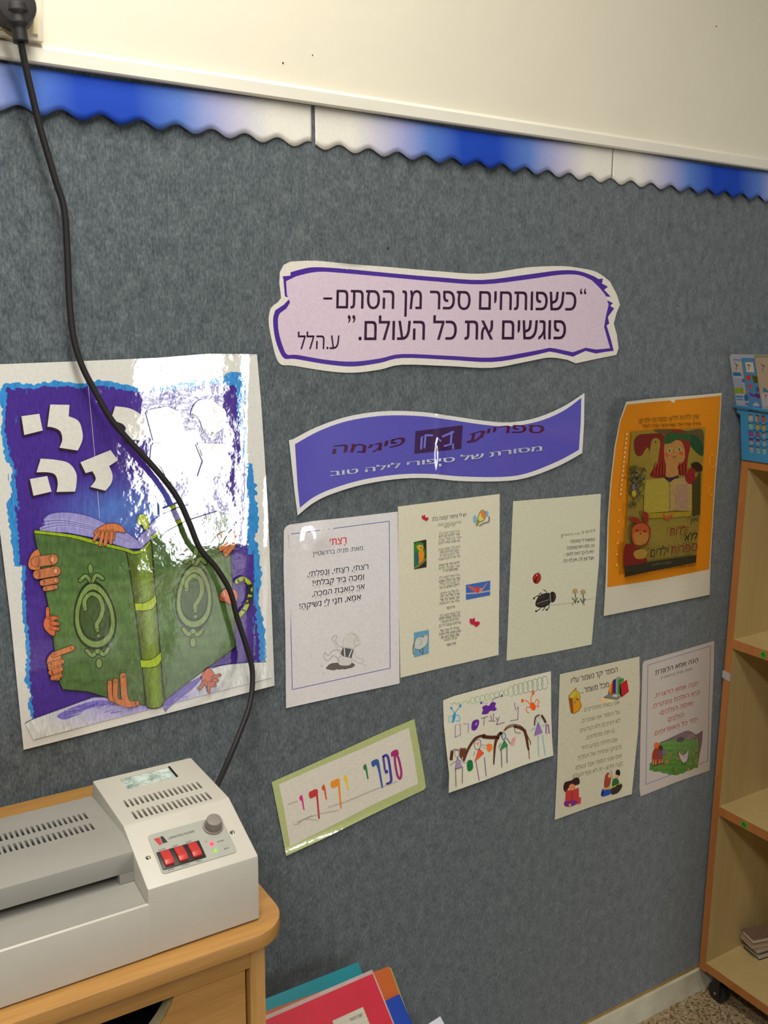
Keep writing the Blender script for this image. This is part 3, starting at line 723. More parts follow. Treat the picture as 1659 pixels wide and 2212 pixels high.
stack_book(1.762, -.086, zb0+.016, .100, .045, .019, -.18, M['bk1'], 'thick pale-edged book in the middle of the stack on the lowest shelf')
stack_book(1.744, -.083, zb0+.035, .115, .040, .009, -.30, M['bk3'], 'thin book second from the top of the stack on the lowest shelf')
stack_book(1.749, -.082, zb0+.044, .110, .038, .013, -.28, M['bk1'], 'topmost book of the stack on the lowest shelf')
# a dark red book standing on the middle shelf
r = empty('book', (1.858, -.18, ZS[1]), 'dark red book standing at the back of the middle shelf', 'book')
M['dred'] = plain('dark_red_cover', (0.10, 0.02, 0.018), 0.5)
box('cover', 1.834, 1.882, -.30, -.055, ZS[1], ZS[1]+.23, M['dred'], r, bevel=.002)

# ------------------------------------------------------------------ basket with booklets
bk = empty('basket', (1.71, -.16, ZT+.0165), 'sky blue lattice plastic basket on top of the bookcase', 'basket')
zb, zr = ZT+.0165, -.163; yb0, yb1 = -.018, -.300
def bpt(t, y): return 1.648-.018*t, y   # front face leans out towards the room
def bface(y0, y1, t0, t1, th=.0022):
    xa, xb = 1.648-.018*t0, 1.648-.018*t1; za, zc = zb+(zr-zb)*t0, zb+(zr-zb)*t1
    v = [(xa, y0, za), (xa, y1, za), (xa+th, y1, za), (xa+th, y0, za), (xb, y0, zc), (xb, y1, zc), (xb+th, y1, zc), (xb+th, y0, zc)]
    return v, [(0, 3, 2, 1), (4, 5, 6, 7), (0, 1, 5, 4), (1, 2, 6, 5), (2, 3, 7, 6), (3, 0, 4, 7)]
parts = [bface(yb0, yb1, 0, .17), bface(yb0+.008, yb1-.008, .93, 1.0), bface(yb0, -.036, .17, .93), bface(-.283, yb1, .17, .93)]
for k in range(1, 5): parts.append(bface(-.036, -.283, .17+.152*k-.018, .17+.152*k+.018))
ny = 17
for k in range(1, ny):
    y = -.036-(.283-.036)*k/ny; parts.append(bface(y+.0026, y-.0026, .17, .93, .0018))
mesh_obj('front_lattice', *join(parts), M['blue'], bk)
mesh_obj('basket_body', *join([bx(1.650, 1.79, yb1, yb0, zb, zb+.003), bx(1.788, 1.79, yb1, yb0, zb, zr), bx(1.650, 1.79, yb0-.002, yb0, zb, zr), bx(1.650, 1.79, yb1, yb1+.002, zb, zr)]), M['blue'], bk)
v = [(1.625, -.004, zr+.004), (1.625, yb1-.012, zr-.012), (1.634, yb1-.012, zr-.012), (1.634, -.004, zr+.004), (1.623, -.004, zr+.009), (1.623, yb1-.012, zr-.004), (1.636, yb1-.012, zr-.004), (1.636, -.004, zr+.009)]
mesh_obj('rim', v, [(0, 3, 2, 1), (4, 5, 6, 7), (0, 1, 5, 4), (1, 2, 6, 5), (2, 3, 7, 6), (3, 0, 4, 7)], M['blue'], bk, bevel=.001)
# ------------------------------------------------------------------ booklets in the basket (upright, printed)
K8 = T(8.19, 1560, 740)
def bplane(x0, dx):   # vertical plane facing -X (towards the room side), slightly tilted in plan
    def f(x, y, off):
        g = fw*FPX + RT*(x-IW/2) - UP*(y-IH/2); n = Vector((-1, dx, -.38)).normalized(); p0 = Vector((x0, -.02, -.165))+n*off
        return CAM + g*((p0-CAM).dot(n)/g.dot(n))
    return f
def booklet(out, x0, label, white, fn):
    s = Sheet('booklet', out, label, 'booklet', white, M['print'], plane=bplane(x0, 0.0), thick=.0025, group='booklets in the blue basket', gain=1.5, part='cover', loc=(x0+.036, -.08, zb+.0032)); 
    p = Print(s); fn(p); p.build('printed_picture'); return s
# re-root helper is not needed: Sheet stores vertices relative to root at build time
def _bk1(p):
    W_ = (150, 142, 125)
    p.poly(K8(185, 340, 335, 340, 395, 560, 190, 545), (160, 150, 140)); p.poly(K8(190, 525, 320, 530, 350, 590, 195, 590), (40, 100, 140))
    p.stroke(K8(235, 375, 255, 400, 285, 405), 1.6, (40, 40, 60)); p.stroke(K8(255, 400, 245, 490), 1.4, (60, 60, 80)); p.stroke(K8(215, 350, 240, 370), 1.0, (70, 70, 90))
    p.poly(K8(215, 800, 375, 800, 385, 900, 225, 895), (118, 135, 25)); p.stroke(K8(300, 805, 310, 895), .8, (160, 160, 90))
    for a in (650, 690, 730, 770): p.stroke(K8(200, a, 370, a+8), 1.0, (90, 110, 150))
    p.stroke(K8(240, 950, 370, 960), 3, (45, 105, 140)); p.stroke(K8(250, 1000, 370, 1010), 4, (90, 120, 150))
    p.ell(*K8(380, 670)[0], 4, 4, (70, 90, 150)); p.stroke(K8(200, 300, 330, 310), 3, (90, 120, 145))
def _bk2(p):
    p.poly(K8(405, 345, 545, 350, 570, 530, 430, 520), (175, 165, 150)); p.stroke(K8(440, 390, 470, 400, 505, 415), 1.6, (40, 40, 55)); p.stroke(K8(465, 400, 470, 490), 1.3, (60, 55, 75))
    p.ell(*K8(465, 620)[0], 5.2, 6, (165, 55, 30)); p.poly(K8(530, 580, 620, 600, 650, 700, 570, 720, 540, 640), (70, 72, 15))
    st_ = [(K8(495, 775)[0][0]+(6.5 if k % 2 == 0 else 3)*math.sin(math.pi*k/5), K8(495, 775)[0][1]-(7.5 if k % 2 == 0 else 3)*math.cos(math.pi*k/5)) for k in range(10)]
    p.poly(st_, (170, 60, 60)); p.poly(K8(590, 790, 650, 790, 655, 870, 600, 870), (75, 70, 110))
    p.poly(K8(470, 890, 520, 900, 560, 930, 600, 895, 650, 910, 680, 960, 630, 1000, 600, 960, 520, 950), (85, 40, 110))
    p.ell(*K8(430, 865)[0], 2.6, 2.8, (190, 90, 60)); p.poly(K8(390, 920, 460, 930, 465, 1010, 395, 1005), (40, 85, 130))
    p.poly(K8(400, 1030, 470, 1035, 480, 1065, 405, 1060), (135, 145, 160)); p.poly(cr(K8(545, 1120, 570, 1070, 620, 1065, 660, 1125), True), (150, 150, 150))
def _bk3(p):
    p.stroke(K8(700, 390, 730, 410, 760, 430), 1.6, (45, 40, 60)); p.stroke(K8(725, 410, 715, 510), 1.3, (80, 70, 80)); p.stroke(K8(675, 375, 700, 390), 1, (70, 60, 80))
    p.flush('printed_picture'); p.poly(K8(730, 790, 811, 850, 811, 880, 720, 870), (50, 100, 135)); p.poly(K8(690, 900, 811, 900, 811, 1100, 730, 1150), (150, 150, 155))
    p.ell(*K8(775, 940)[0], 2.5, 2.5, (170, 70, 50)); p.stroke(K8(760, 950, 765, 1050), 1.2, (120, 110, 130))
def K8d(*a): return K8(*a)
booklet(K8(340, 270, 585, 275, 720, 1300, 480, 1290), 1.6418, 'booklet with orange dot, star and leaf pictures, middle one in the blue basket', (70, 115, 150), _bk2)
booklet(K8(128, 250, 160, 205, 560, 225, 600, 1290, 280, 1280), 1.6450, 'booklet with a light green band, leftmost in the blue basket', (148, 150, 160), _bk1)
booklet(K8(575, 275, 1000, 260, 1300, 1300, 725, 1300), 1.6386, 'white booklet front right in the blue basket', (150, 135, 115), _bk3)
booklet(K8(160, 203, 900, 215, 1000, 1250, 300, 1250), 1.6480, 'plain cream booklet behind the others in the blue basket', (140, 130, 108), lambda p: p.stroke(K8(165, 235, 800, 250), .8, (120, 110, 90)))
# small goods seen through the lattice: coloured cards behind the bars
cm = empty('card_stack', (1.655, -.16, zb+.0032), 'stack of coloured cards seen through the basket lattice', 'cards')
rr = random.Random(8); cols = [(0.42, 0.36, 0.30), (0.45, 0.08, 0.04), (0.50, 0.28, 0.03), (0.30, 0.30, 0.30), (0.30, 0.05, 0.16), (0.25, 0.40, 0.30), (0.36, 0.32, 0.20)]
cmm = [plain('coloured_card', c, 0.7) for c in cols]
for k in range(5):
    y = -.034
    while y > -.28:
        w = rr.uniform(.018, .034); vv, ff = bface(y-.0004, y-w, .035+.18*k+.004, .035+.18*(k+1), .0006); mesh_obj('card', [(q_[0]+.0026, q_[1], q_[2]) for q_ in vv], ff, rr.choice(cmm), cm); y -= w

# ------------------------------------------------------------------ book poster (laminated)
A = T(2.765, 0, 740); B = T(2.765, 0, 1080)
def lift_poster(x, y):
    return 0.0035+0.0025*math.sin((x-30)/210.0)*math.sin(y/260.0)+0.0035*math.exp(-((x-575)/28.0)**2)
po = Sheet('poster', [(-34, 788), (150, 781), (340, 773), (450, 764), (555, 765), (564, 867), (579, 1100), (593, 1481), (330, 1549), (51, 1620), (22, 1330), (0, 1149)],
           'large laminated poster of a green book held by many hands', 'poster', (216, 214, 206), M['lam'], lift=lift_poster, step=14, gain=1.12)
pb = Print(po)
fringe = A(15, 250, 90, 238, 200, 250, 340, 226, 480, 243, 610, 224, 740, 252, 820, 268, 940, 258, 1100, 240, 1250, 222, 1380, 180, 1462, 178, 1480, 300, 1448, 420, 1478, 550, 1500, 700, 1532, 850, 1545, 1100)+\
    B(1530, 220, 1562, 430, 1545, 600, 1580, 760, 1588, 965, 1400, 985, 1200, 1040, 900, 1180, 600, 1180, 400, 1240, 188, 1315, 165, 1230, 185, 1160, 150, 1080, 160, 900, 128, 620, 130, 400, 88, 395, 62, 200, 40, 20)+\
    A(75, 920, 60, 850, 76, 760, 30, 690, 8, 520, 15, 400, -20, 330)
pb.poly(rough(fringe, 2.6, 5, 1), (52, 138, 205))
for k in range(16):
    pass
def skyc(x, y):
    d = math.hypot((x-270)/150, (y-1110)/75); t = max(0, min(1, (d-0.35)/0.95)); e = (82, 112, 190); f_ = (70, 42, 138)
    return tuple(e[i]*(1-t)+f_[i]*t for i in range(3))
inner = A(40, 275, 200, 275, 330, 258, 480, 268, 620, 262, 740, 285, 820, 298, 940, 290, 1100, 275, 1250, 250, 1330, 245, 1410, 260, 1420, 420, 1440, 560, 1462, 700, 1485, 850, 1500, 1100)+\
    B(1490, 230, 1530, 430, 1520, 600, 1540, 760, 1555, 968, 1400, 985, 1200, 1040, 900, 1180, 600, 1180, 400, 1240, 205, 1305, 190, 1180, 180, 1050, 180, 900, 150, 620, 150, 400, 118, 380, 110, 200, 90, 20)+\
    A(115, 1000, 90, 850, 95, 760, 60, 690, 32, 520, 40, 400)
pb.poly(rough(inner, 3.2, 5, 2), skyc, step=12)
rr = random.Random(5)
for k in range(90):   # brush hairs of blue into the purple and of purple into the fringe
    e = rr.choice([0, 1, 2, 3])
    if e == 0: x = rr.uniform(20, 470); y = 838+rr.uniform(-4, 6)
    elif e == 1: x = 522+(rr.random())*10; y = rr.uniform(860, 1080)
    elif e == 2: x = 18+rr.uniform(0, 22); y = rr.uniform(900, 1180)
    else: x = 545+rr.uniform(0, 12); y = rr.uniform(1130, 1400)
    pb.stroke([(x, y-rr.uniform(3, 9)), (x+rr.uniform(-1, 1), y+rr.uniform(3, 11))], rr.uniform(.8, 1.8), rr.choice([(60, 125, 200), (86, 60, 160), (45, 120, 195)]))
pb.build('painted_ground', M['art'])
pg = Print(po)
ground = B(150, 1338, 190, 1312, 400, 1235, 560, 1180, 760, 1175, 980, 1170, 1220, 1010, 1400, 978, 1592, 966, 1625, 1060, 1200, 1170, 850, 1262, 600, 1325, 380, 1385, 200, 1432)
def gcol(x, y):
    d = abs((y-1080-(1320-(x)*0.30*1.0)/2.765*1.0)); t = max(0, min(1, (math.hypot((x-300)/260, (y-1520)/75))))
    a_, b_ = (150, 140, 205), (214, 216, 210); return tuple(a_[i]*(1-t)+b_[i]*t for i in range(3))
pg.poly(ground, gcol, step=12)
pg.stroke(B(150, 1338, 190, 1312, 400, 1235, 560, 1175), 1.6, (70, 60, 80), smooth=True); pg.stroke(B(1215, 1030, 1300, 995, 1400, 978, 1592, 966), 1.6, (70, 60, 110), smooth=True)
pg.poly(cr(B(980, 1170, 1150, 1080, 1210, 1050, 1160, 1120, 1020, 1230, 985, 1260)), (110, 95, 175)); pg.poly(cr(B(340, 1290, 430, 1240, 560, 1200, 640, 1200, 660, 1215, 520, 1250, 400, 1310)), (120, 110, 190))
for k in range(40):
    t = rr.random(); x = 130+t*260; y = 1540-t*30+rr.uniform(-8, 14); pg.stroke([(x, y), (x+rr.uniform(10, 30), y-rr.uniform(3, 8))], 1.2, rr.choice([(130, 120, 200), (170, 165, 215), (100, 85, 170)]))
pg.build('painted_cloth', M['art'])
pc_ = Print(po); pc_.stroke([(187, 782), (192, 850), (199, 920), (206, 1000), (215, 1120)], 1.0, (205, 200, 215)); pc_.build('crease_highlight')  # highlight along a fold of the film, painted as a pale stroke
# title letters
pt_ = Print(po); WH = (218, 215, 206); SH = (50, 22, 40)
LT = [A(128, 440, 235, 425, 255, 525, 145, 552), A(300, 370, 415, 372, 410, 440)+cr(A(410, 440, 470, 470, 493, 540, 490, 590, 465, 645), False)+A(355, 628)+cr(A(355, 628, 372, 580, 360, 530, 320, 508, 283, 502), False),
      A(688, 380)+cr(A(688, 380, 780, 395, 850, 440, 866, 500, 860, 585), False)+A(752, 578)+cr(A(752, 578, 755, 520, 730, 485, 662, 462), False),
      A(880, 405, 1000, 380, 1080, 420, 1100, 520, 1110, 600, 1000, 600, 925, 575, 905, 500),
      cr(A(1150, 420, 1180, 350, 1260, 345, 1340, 400, 1350, 450, 1330, 510, 1290, 535, 1230, 520, 1200, 450)),
      A(243, 693)+cr(A(243, 693, 330, 700, 410, 720, 455, 780, 456, 850, 448, 890), False)+A(338, 892)+cr(A(338, 892, 345, 840, 330, 790, 285, 775, 218, 775), False),
      A(178, 815, 282, 797, 308, 890, 200, 915),
      A(480, 715, 660, 642, 705, 702, 652, 738)+cr(A(652, 738, 672, 790, 665, 840, 630, 885), False)+A(540, 862)+cr(A(540, 862, 572, 815, 552, 768), False)+A(512, 780),
      A(915, 600, 1100, 610, 1110, 700)+cr(A(1110, 700, 1080, 790, 1040, 850), False)+A(1010, 820)+cr(A(1010, 820, 985, 760, 960, 725, 905, 700), False),
      A(1180, 600, 1358, 605, 1340, 700, 1300, 800, 1190, 790, 1220, 700)]
for q in LT: pt_.poly([(x-3.5, y+3.8) for x, y in q], SH)
for q in LT: pt_.poly(q, WH)
pt_.build('title_lettering', M['lam'])
# the open book
pk = Print(po); LV = (152, 146, 205); LD = (85, 75, 140)
pages_l = cr(B(235, 165, 265, 150, 265, 110, 315, 80, 420, 75, 540, 100, 640, 145), False)+cr(B(640, 145, 740, 185, 820, 240), False)+B(870, 290, 760, 290, 560, 225, 400, 195, 240, 190)
pk.poly(pages_l, LV, LD, 1.3)
pk.poly(cr(B(820, 240, 870, 180, 950, 100, 1060, 50), False)+B(1130, 30, 1150, 90, 1000, 160, 900, 235, 840, 290), LV, LD, 1.3)
for k in range(7):
    o = k*11; pk.stroke(B(240+o*.3, 185-o, 380, 150-o*.6+6, 560, 185-o*.45, 700, 232-o*.35, 800, 270-o*.3), 1.0, (110, 100, 170) if k % 2 else (190, 185, 225), smooth=True)
for k in range(5):
    o = k*11; pk.stroke(B(838, 262-o*.4, 900, 190-o*.6, 1000, 120-o*.7, 1120, 62-o*.6), 1.0, (110, 100, 170) if k % 2 else (185, 180, 220), smooth=True)
YG = (150, 175, 25); GR = (92, 132, 48); GD = (45, 62, 25); OL = (28, 35, 15)
def gcov(x, y):
    n_ = math.sin(x*0.9+y*0.25)*0.5+math.sin(x*0.33-y*0.8)*0.5; e = max(0, min(1, (x-60)/140)) if x < 280 else max(0, min(1, 1-(x-340)/200))
    b_ = (92, 124, 66); return tuple(c*(0.88+0.10*n_+(0.07*math.cos(y/70))) for c in b_)
covL = B(200, 185, 420, 215, 560, 250, 750, 290, 775, 420, 800, 600, 830, 850, 850, 1000, 875, 1230, 640, 1180, 520, 1145, 375, 1132, 350, 1080, 300, 700, 240, 380)
covR = B(905, 240, 1110, 130, 1300, 70, 1375, 90, 1378, 340, 1400, 700, 1405, 880, 1200, 1030, 985, 1195, 960, 950, 935, 600, 915, 400)
pk.poly(covL, gcov, OL, 2.0, step=9); pk.poly(covR, gcov, OL, 2.0, step=9)
spine = B(752, 290)+cr(B(752, 290, 800, 312, 850, 300, 905, 240), False)+B(915, 400, 935, 600, 960, 950, 985, 1190)+cr(B(985, 1190, 960, 1235, 900, 1245, 875, 1230), False)+B(850, 1000, 830, 850, 800, 600, 775, 420)
def spc(x, y):
    c = 300+(y-1190)*0.085; t = (x-c)/28.0; k = math.exp(-((t-.35)/.5)**2)*.45+.75; return (105*k, 128*k, 42*k)
pk.poly(spine, spc, OL, 2.2, step=7)
pk.stroke(B(750, 290, 775, 420, 800, 600, 832, 850, 850, 1000, 868, 1225), 3, (40, 52, 20)); pk.stroke(B(912, 300, 930, 560, 955, 900, 975, 1180), 1.5, (30, 40, 15))
pk.poly(cr(B(203, 180, 300, 190, 460, 212, 600, 250, 760, 290, 800, 305, 850, 290, 895, 240), False)+cr(B(900, 255, 860, 310, 800, 325, 740, 305, 580, 268, 430, 228, 300, 210, 205, 200), False), YG, OL, 1.2)
pk.poly(B(898, 215, 1000, 150, 1130, 88, 1160, 95, 1010, 175, 905, 240), YG, OL, 1.0)
for (y0_, y1_, dx) in ((575, 660, 0), (915, 1000, 32)):
    pk.poly(cr(B(803+dx, y0_+40, 860+dx, y0_+40, 905+dx, y0_+15, 930+dx, y0_-10), False)+cr(B(935+dx, y1_-50, 910+dx, y1_-10, 860+dx, y1_+2, 810+dx, y1_), False), (165, 188, 30), OL, 1.4)
pk.build('book_picture', M['art'])
pe = Print(po); EM = (122, 148, 80); ED = (38, 50, 22)
def emblem(cx, cy, rx, ry, rot):
    c, s_ = math.cos(math.radians(rot)), math.sin(math.radians(rot)); f = lambda u, v: (cx+u*rx*c-v*ry*s_, cy+u*rx*s_+v*ry*c)
    def egg(k): return [f(k*math.sin(t)*(1-.16*math.cos(t)*-1*-1), k*-math.cos(t)) for t in np.linspace(0, 2*math.pi, 33)[:-1]]
    pe.poly(egg(1.18), ED); pe.poly(egg(1.08), EM); pe.poly(egg(.88), (42, 56, 24)); pe.poly(egg(.78), (58, 84, 38))
    q = [f(a, b) for a, b in ((-.50, -.25), (-.47, -.55), (-.08, -.74), (.36, -.58), (.47, -.18), (.26, .14), (.08, .30), (.10, .50))]
    pe.stroke(q, 12, ED, smooth=True, caps=True); pe.stroke(q, 8.2, EM, smooth=True, caps=True)
    for (a, b, r) in ((.12, .70, 3.6),): pe.ell(*f(a, b), r+1.2, r+1.2, ED); pe.ell(*f(a, b), r, r, EM)
    for sg in (-1, 1):
        t_ = [f(sg*.06, -1.16), f(sg*.30, -1.36), f(sg*.62, -1.22)]; pe.stroke(t_, 11, ED, smooth=True, caps=True); pe.stroke(t_, 7.0, EM, smooth=True, caps=True)
        t_ = [f(sg*.06, 1.18), f(sg*.30, 1.34), f(sg*.60, 1.16)]; pe.stroke(t_, 11.5, ED, smooth=True, caps=True); pe.stroke(t_, 7.4, EM, smooth=True, caps=True)
    for (a, b, rx_, ry_) in ((0, -1.58, 4.6, 10.5), (0, 1.22, 5, 5), (.02, 1.62, 6, 10)): pe.ell(*f(a, b), rx_+1.6, ry_+1.6, ED, rot); pe.ell(*f(a, b), rx_, ry_, EM, rot)
emblem(B(565, 0)[0][0], B(0, 690)[0][1], 39, 64, -5); pe.build('cover_emblem', M['art'])
pe = Print(po); emblem(B(1160, 0)[0][0], B(0, 578)[0][1], 34, 61, 2); pe.build('cover_emblem', M['art'])
ph = Print(po); OR_ = (205, 120, 72); OD = (120, 55, 20)
def fing(pts, w, c=OR_): ph.stroke(pts, w, c, smooth=True, caps=True, outline=(60, 30, 12), ow=1.0)
# hand over the top edge
ph.poly(cr(B(590, 165, 650, 140, 720, 150, 748, 195, 690, 190, 680, 240, 600, 230, 560, 200)), OR_, (60, 30, 12), 1.2)
for a in ((590, 190, 562, 240), (615, 190, 598, 268), (640, 190, 628, 265), (668, 185, 662, 255)): fing(B(*a), 6.5)
ph.build('painted_hand', M['art']); ph = Print(po)
# left top fist
ph.poly(cr(B(225, 295, 190, 320, 168, 380, 185, 415, 240, 410, 240, 330)), OR_, (60, 30, 12), 1.2)
for a, w in (((215, 370, 315, 355), 22), ((225, 445, 335, 425), 20), ((255, 495, 335, 480), 13), ((270, 530, 330, 520), 10)):
    fing(B(*a), w, (195, 118, 75)); e = B(*a)[1]; ph.ell(e[0]-1, e[1], w*.22, w*.30, (215, 150, 110), outline=(110, 60, 30), w=.8)
ph.build('painted_hand', M['art']); ph = Print(po)
# baby hand left
ph.poly(cr(B(285, 650, 300, 690, 320, 695, 330, 800, 300, 805, 262, 760, 262, 720, 278, 690)), (212, 108, 66), (60, 30, 12), 1.2)
for a in ((300, 705, 340, 705), (305, 735, 345, 740), (305, 765, 345, 770), (285, 650, 285, 700)): fing(B(*a), 7, (212, 108, 66))
ph.build('painted_hand', M['art']); ph = Print(po)
# pointing hand
ph.poly(cr(B(280, 960, 320, 905, 360, 920, 370, 1000, 360, 1070, 320, 1075, 300, 1040)), OR_, (60, 30, 12), 1.2)
for a, w in (((320, 925, 430, 885), 11), ((300, 985, 368, 965), 11), ((305, 1030, 362, 1010), 11), ((315, 1065, 360, 1050), 9)): fing(B(*a), w, (198, 116, 66))
ph.build('painted_hand', M['art']); ph = Print(po)
# bottom hand
for a, w in (((655, 1090, 660, 1180, 680, 1195), 9), ((690, 1080, 690, 1180, 710, 1210), 10), ((735, 1050, 745, 1180, 770, 1220), 13), ((770, 1225, 815, 1215), 11)):
    fing(B(*a), w, (192, 112, 66))
ph.poly(cr(B(700, 1190, 760, 1200, 800, 1205, 790, 1235, 740, 1235, 705, 1215)), (192, 112, 66))
ph.build('painted_hand', M['art']); ph = Print(po)
# foot
ph.poly(cr(B(1235, 1010, 1260, 1010, 1290, 1060, 1280, 1110, 1230, 1110, 1205, 1060)), (200, 105, 78), (60, 30, 12), 1.0)
for a in ((1225, 1080, 1190, 1130), (1245, 1090, 1248, 1145), (1265, 1080, 1285, 1110), (1270, 1060, 1315, 1045), (1270, 1075, 1300, 1078)): fing(B(*a), 4.5, (200, 105, 78))
ph.build('painted_hand', M['art']); ph = Print(po)
# right hands
ph.poly(cr(B(1390, 180, 1420, 230, 1410, 270, 1360, 320, 1335, 330, 1335, 270, 1350, 230)), OR_, (60, 30, 12), 1.2)
for a, w in (((1315, 215, 1350, 200), 9), ((1320, 290, 1360, 260), 10), ((1350, 325, 1395, 270), 8)): fing(B(*a), w, (200, 115, 55))
ph.build('painted_hand', M['art']); ph = Print(po)
ph.poly(cr(B(1330, 540, 1370, 528, 1410, 545, 1418, 590, 1390, 625, 1350, 610, 1315, 600, 1310, 565)), (215, 105, 70), (60, 30, 12), 1.2); ph.ell(*B(1332, 565)[0], 5, 8, (225, 160, 130), outline=(110, 60, 30), w=.8)
ph.build('painted_hand', M['art']); ph = Print(po)
# tail
tl = B(1415, 488, 1450, 470, 1490, 500, 1495, 560, 1470, 640, 1420, 700)
ph.stroke(tl, 11, (30, 35, 10), smooth=True, caps=True); ph.stroke(tl, 8.6, (165, 185, 30), smooth=True, caps=True)
for a in ((1420, 475, 1432, 500), (1455, 465, 1462, 492), (1478, 545, 1505, 552), (1455, 625, 1488, 610), (1440, 650, 1465, 665)): ph.stroke(B(*a), 4, (30, 35, 10))
ph.build('painted_tail', M['art']); ph = Print(po)
# claws
ph.poly(cr(B(825, 100, 850, 85, 880, 100, 890, 160, 865, 178, 850, 150, 822, 145)), (178, 190, 50), (70, 80, 20), 1.0)
ph.poly(B(952, 20, 975, 55, 970, 90, 955, 100), (178, 190, 50), (70, 80, 20), 1.0); ph.poly(B(975, 55, 1070, 18, 1075, 35, 975, 80), (165, 185, 40), (70, 80, 20), 1.0)
ph.build('painted_claw', M['art']); ph = Print(po)
ph.text('Tex.Ronaldi', B(1515, 740)[0], B(1515, 930)[0], (3.5, 0.2), (175, 170, 200), .01, rtl=False)
ph.build('signature', M['art'])

# ------------------------------------------------------------------ quote sign
Q = T(2.07375, 560, 540)
qo = cr(Q(140, 52, 250, 48, 400, 62, 600, 78, 800, 95, 1000, 106, 1200, 78, 1350, 72, 1430, 80, 1510, 98, 1570, 140), False, 4)+Q(1600, 195, 1616, 245, 1600, 285, 1588, 330, 1602, 380, 1610, 440, 1600, 470, 1520, 486, 1418, 508)+\
     cr(Q(1380, 492, 1300, 482, 1200, 500, 1040, 528, 850, 520, 640, 514, 540, 536, 420, 550, 300, 542, 150, 518, 100, 514, 75, 480, 55, 400, 42, 320, 52, 262, 82, 235), False, 4)+Q(98, 215, 90, 150, 92, 100, 110, 66)
qs = Sheet('quote_sign', qo, 'laminated lilac sign with a torn purple outline and a two line quotation', 'sign', (214, 208, 198), M['lamflat'],
           lift=lambda x, y: 0.0018+0.0014*math.sin(x/130.0)+0.0028*math.exp(-((y-564)/8.0)**2)*math.exp(-((x-762)/26.0)**2), step=8, dz=.00003)
qi = cr(Q(140, 100, 190, 86, 250, 77, 380, 84, 600, 105, 800, 122, 1000, 134, 1200, 110, 1340, 92, 1430, 94, 1500, 118), False, 4)+Q(1520, 130, 1540, 128, 1535, 150, 1562, 165, 1545, 178, 1575, 210, 1520, 206, 1585, 238, 1572, 250, 1590, 262, 1562, 300, 1568, 330, 1556, 338, 1575, 400, 1588, 452, 1560, 455, 1508, 464, 1462, 452, 1405, 478, 1330, 460)+\
     cr(Q(1300, 455, 1200, 478, 1040, 502, 850, 492, 640, 484, 540, 506, 420, 522, 300, 512, 160, 488, 112, 486, 85, 440, 68, 380, 62, 310, 72, 270), False, 4)+Q(110, 245, 138, 215, 115, 208, 108, 130, 104, 118, 140, 115)
pq = Print(qs); pq.poly(qi, (70, 40, 140)); cxq = sum(p[0] for p in qi)/len(qi); cyq = sum(p[1] for p in qi)/len(qi)
def inset(pts, d):
    n = len(pts); o = []
    for i in range(n):
        a, b, c = pts[i-1], pts[i], pts[(i+1) % n]; dx, dy = c[0]-a[0], c[1]-a[1]; L_ = math.hypot(dx, dy) or 1; o.append((b[0]-dy/L_*d, b[1]+dx/L_*d))
    return o
qin = cr(Q(165, 118, 260, 98, 380, 104, 600, 124, 800, 142, 1000, 154, 1200, 132, 1340, 112, 1430, 112, 1490, 136), False, 4)+Q(1525, 170, 1550, 200, 1565, 245, 1552, 300, 1545, 345, 1560, 400, 1572, 440, 1510, 446, 1462, 438, 1405, 458, 1330, 442)+\
      cr(Q(1300, 438, 1200, 458, 1040, 482, 850, 474, 640, 466, 540, 486, 420, 500, 300, 492, 170, 470, 125, 468, 105, 430, 88, 370, 84, 310, 92, 284), False, 4)+Q(122, 262, 138, 235, 124, 200, 120, 140)
pq.poly(qin, (205, 186, 200)); pq.build('purple_outline')
px_ = Print(qs, 'lettering'); DK = (66, 32, 66)
px_.text('כשפותחים ספר מן הסתם', Q(338, 262)[0], Q(1424, 272)[0], (1, -41), DK, .012)
px_.text('-', Q(282, 241)[0], Q(332, 241)[0], (0, -31), DK, .012); px_.text('”', Q(393, 392)[0], Q(434, 392)[0], (0, -42), DK, .01, rtl=False); px_.text('“', Q(1434, 248)[0], Q(1468, 248)[0], (0, -32), DK, .01, rtl=False)
px_.text('פוגשים את כל העולם.', Q(440, 404)[0], Q(1378, 400)[0], (1, -42), DK, .012)
px_.text('ע.הלל', Q(170, 444)[0], Q(360, 444)[0], (1, -30), DK, .004)
px_.build('lettering')

# ------------------------------------------------------------------ blue wave banner
bo = Q(133, 852)+cr(Q(150, 848, 260, 792, 400, 745, 560, 722, 720, 725, 850, 742, 1000, 764, 1120, 772, 1240, 752, 1360, 702, 1457, 640), False, 5)+Q(1455, 780, 1447, 910)+\
     cr(Q(1447, 910, 1340, 968, 1200, 1020, 1080, 1036, 900, 1035, 760, 1022, 620, 1026, 460, 1052, 320, 1095, 240, 1135, 172, 1190), False, 5)+Q(160, 1100)
def lift_ban(x, y): return 0.0022+0.0024*math.exp(-((x-950)/8.0)**2)*(0.75+0.35*math.sin(y/19.0))+0.001*math.sin(x/90.0)
bs = Sheet('banner_sign', bo, 'laminated blue wave-shaped banner under the quote sign', 'sign', (200, 198, 196), M['lamflat'], lift=lift_ban, step=6, dz=.00003)
bi = Q(160, 870)+cr(Q(160, 870, 270, 810, 400, 765, 560, 742, 720, 744, 850, 760, 1000, 782, 1120, 790, 1250, 768, 1360, 722, 1443, 662), False, 5)+Q(1440, 780, 1432, 895)+\
     cr(Q(1432, 895, 1340, 945, 1200, 1000, 1080, 1017, 900, 1014, 760, 1003, 620, 1006, 460, 1030, 320, 1072, 240, 1110, 182, 1155), False, 5)+Q(172, 1060)
pn = Print(bs); pn.poly(bi, (78, 72, 160)); pn.build('blue_field')
pn = Print(bs); MR = (70, 22, 62)
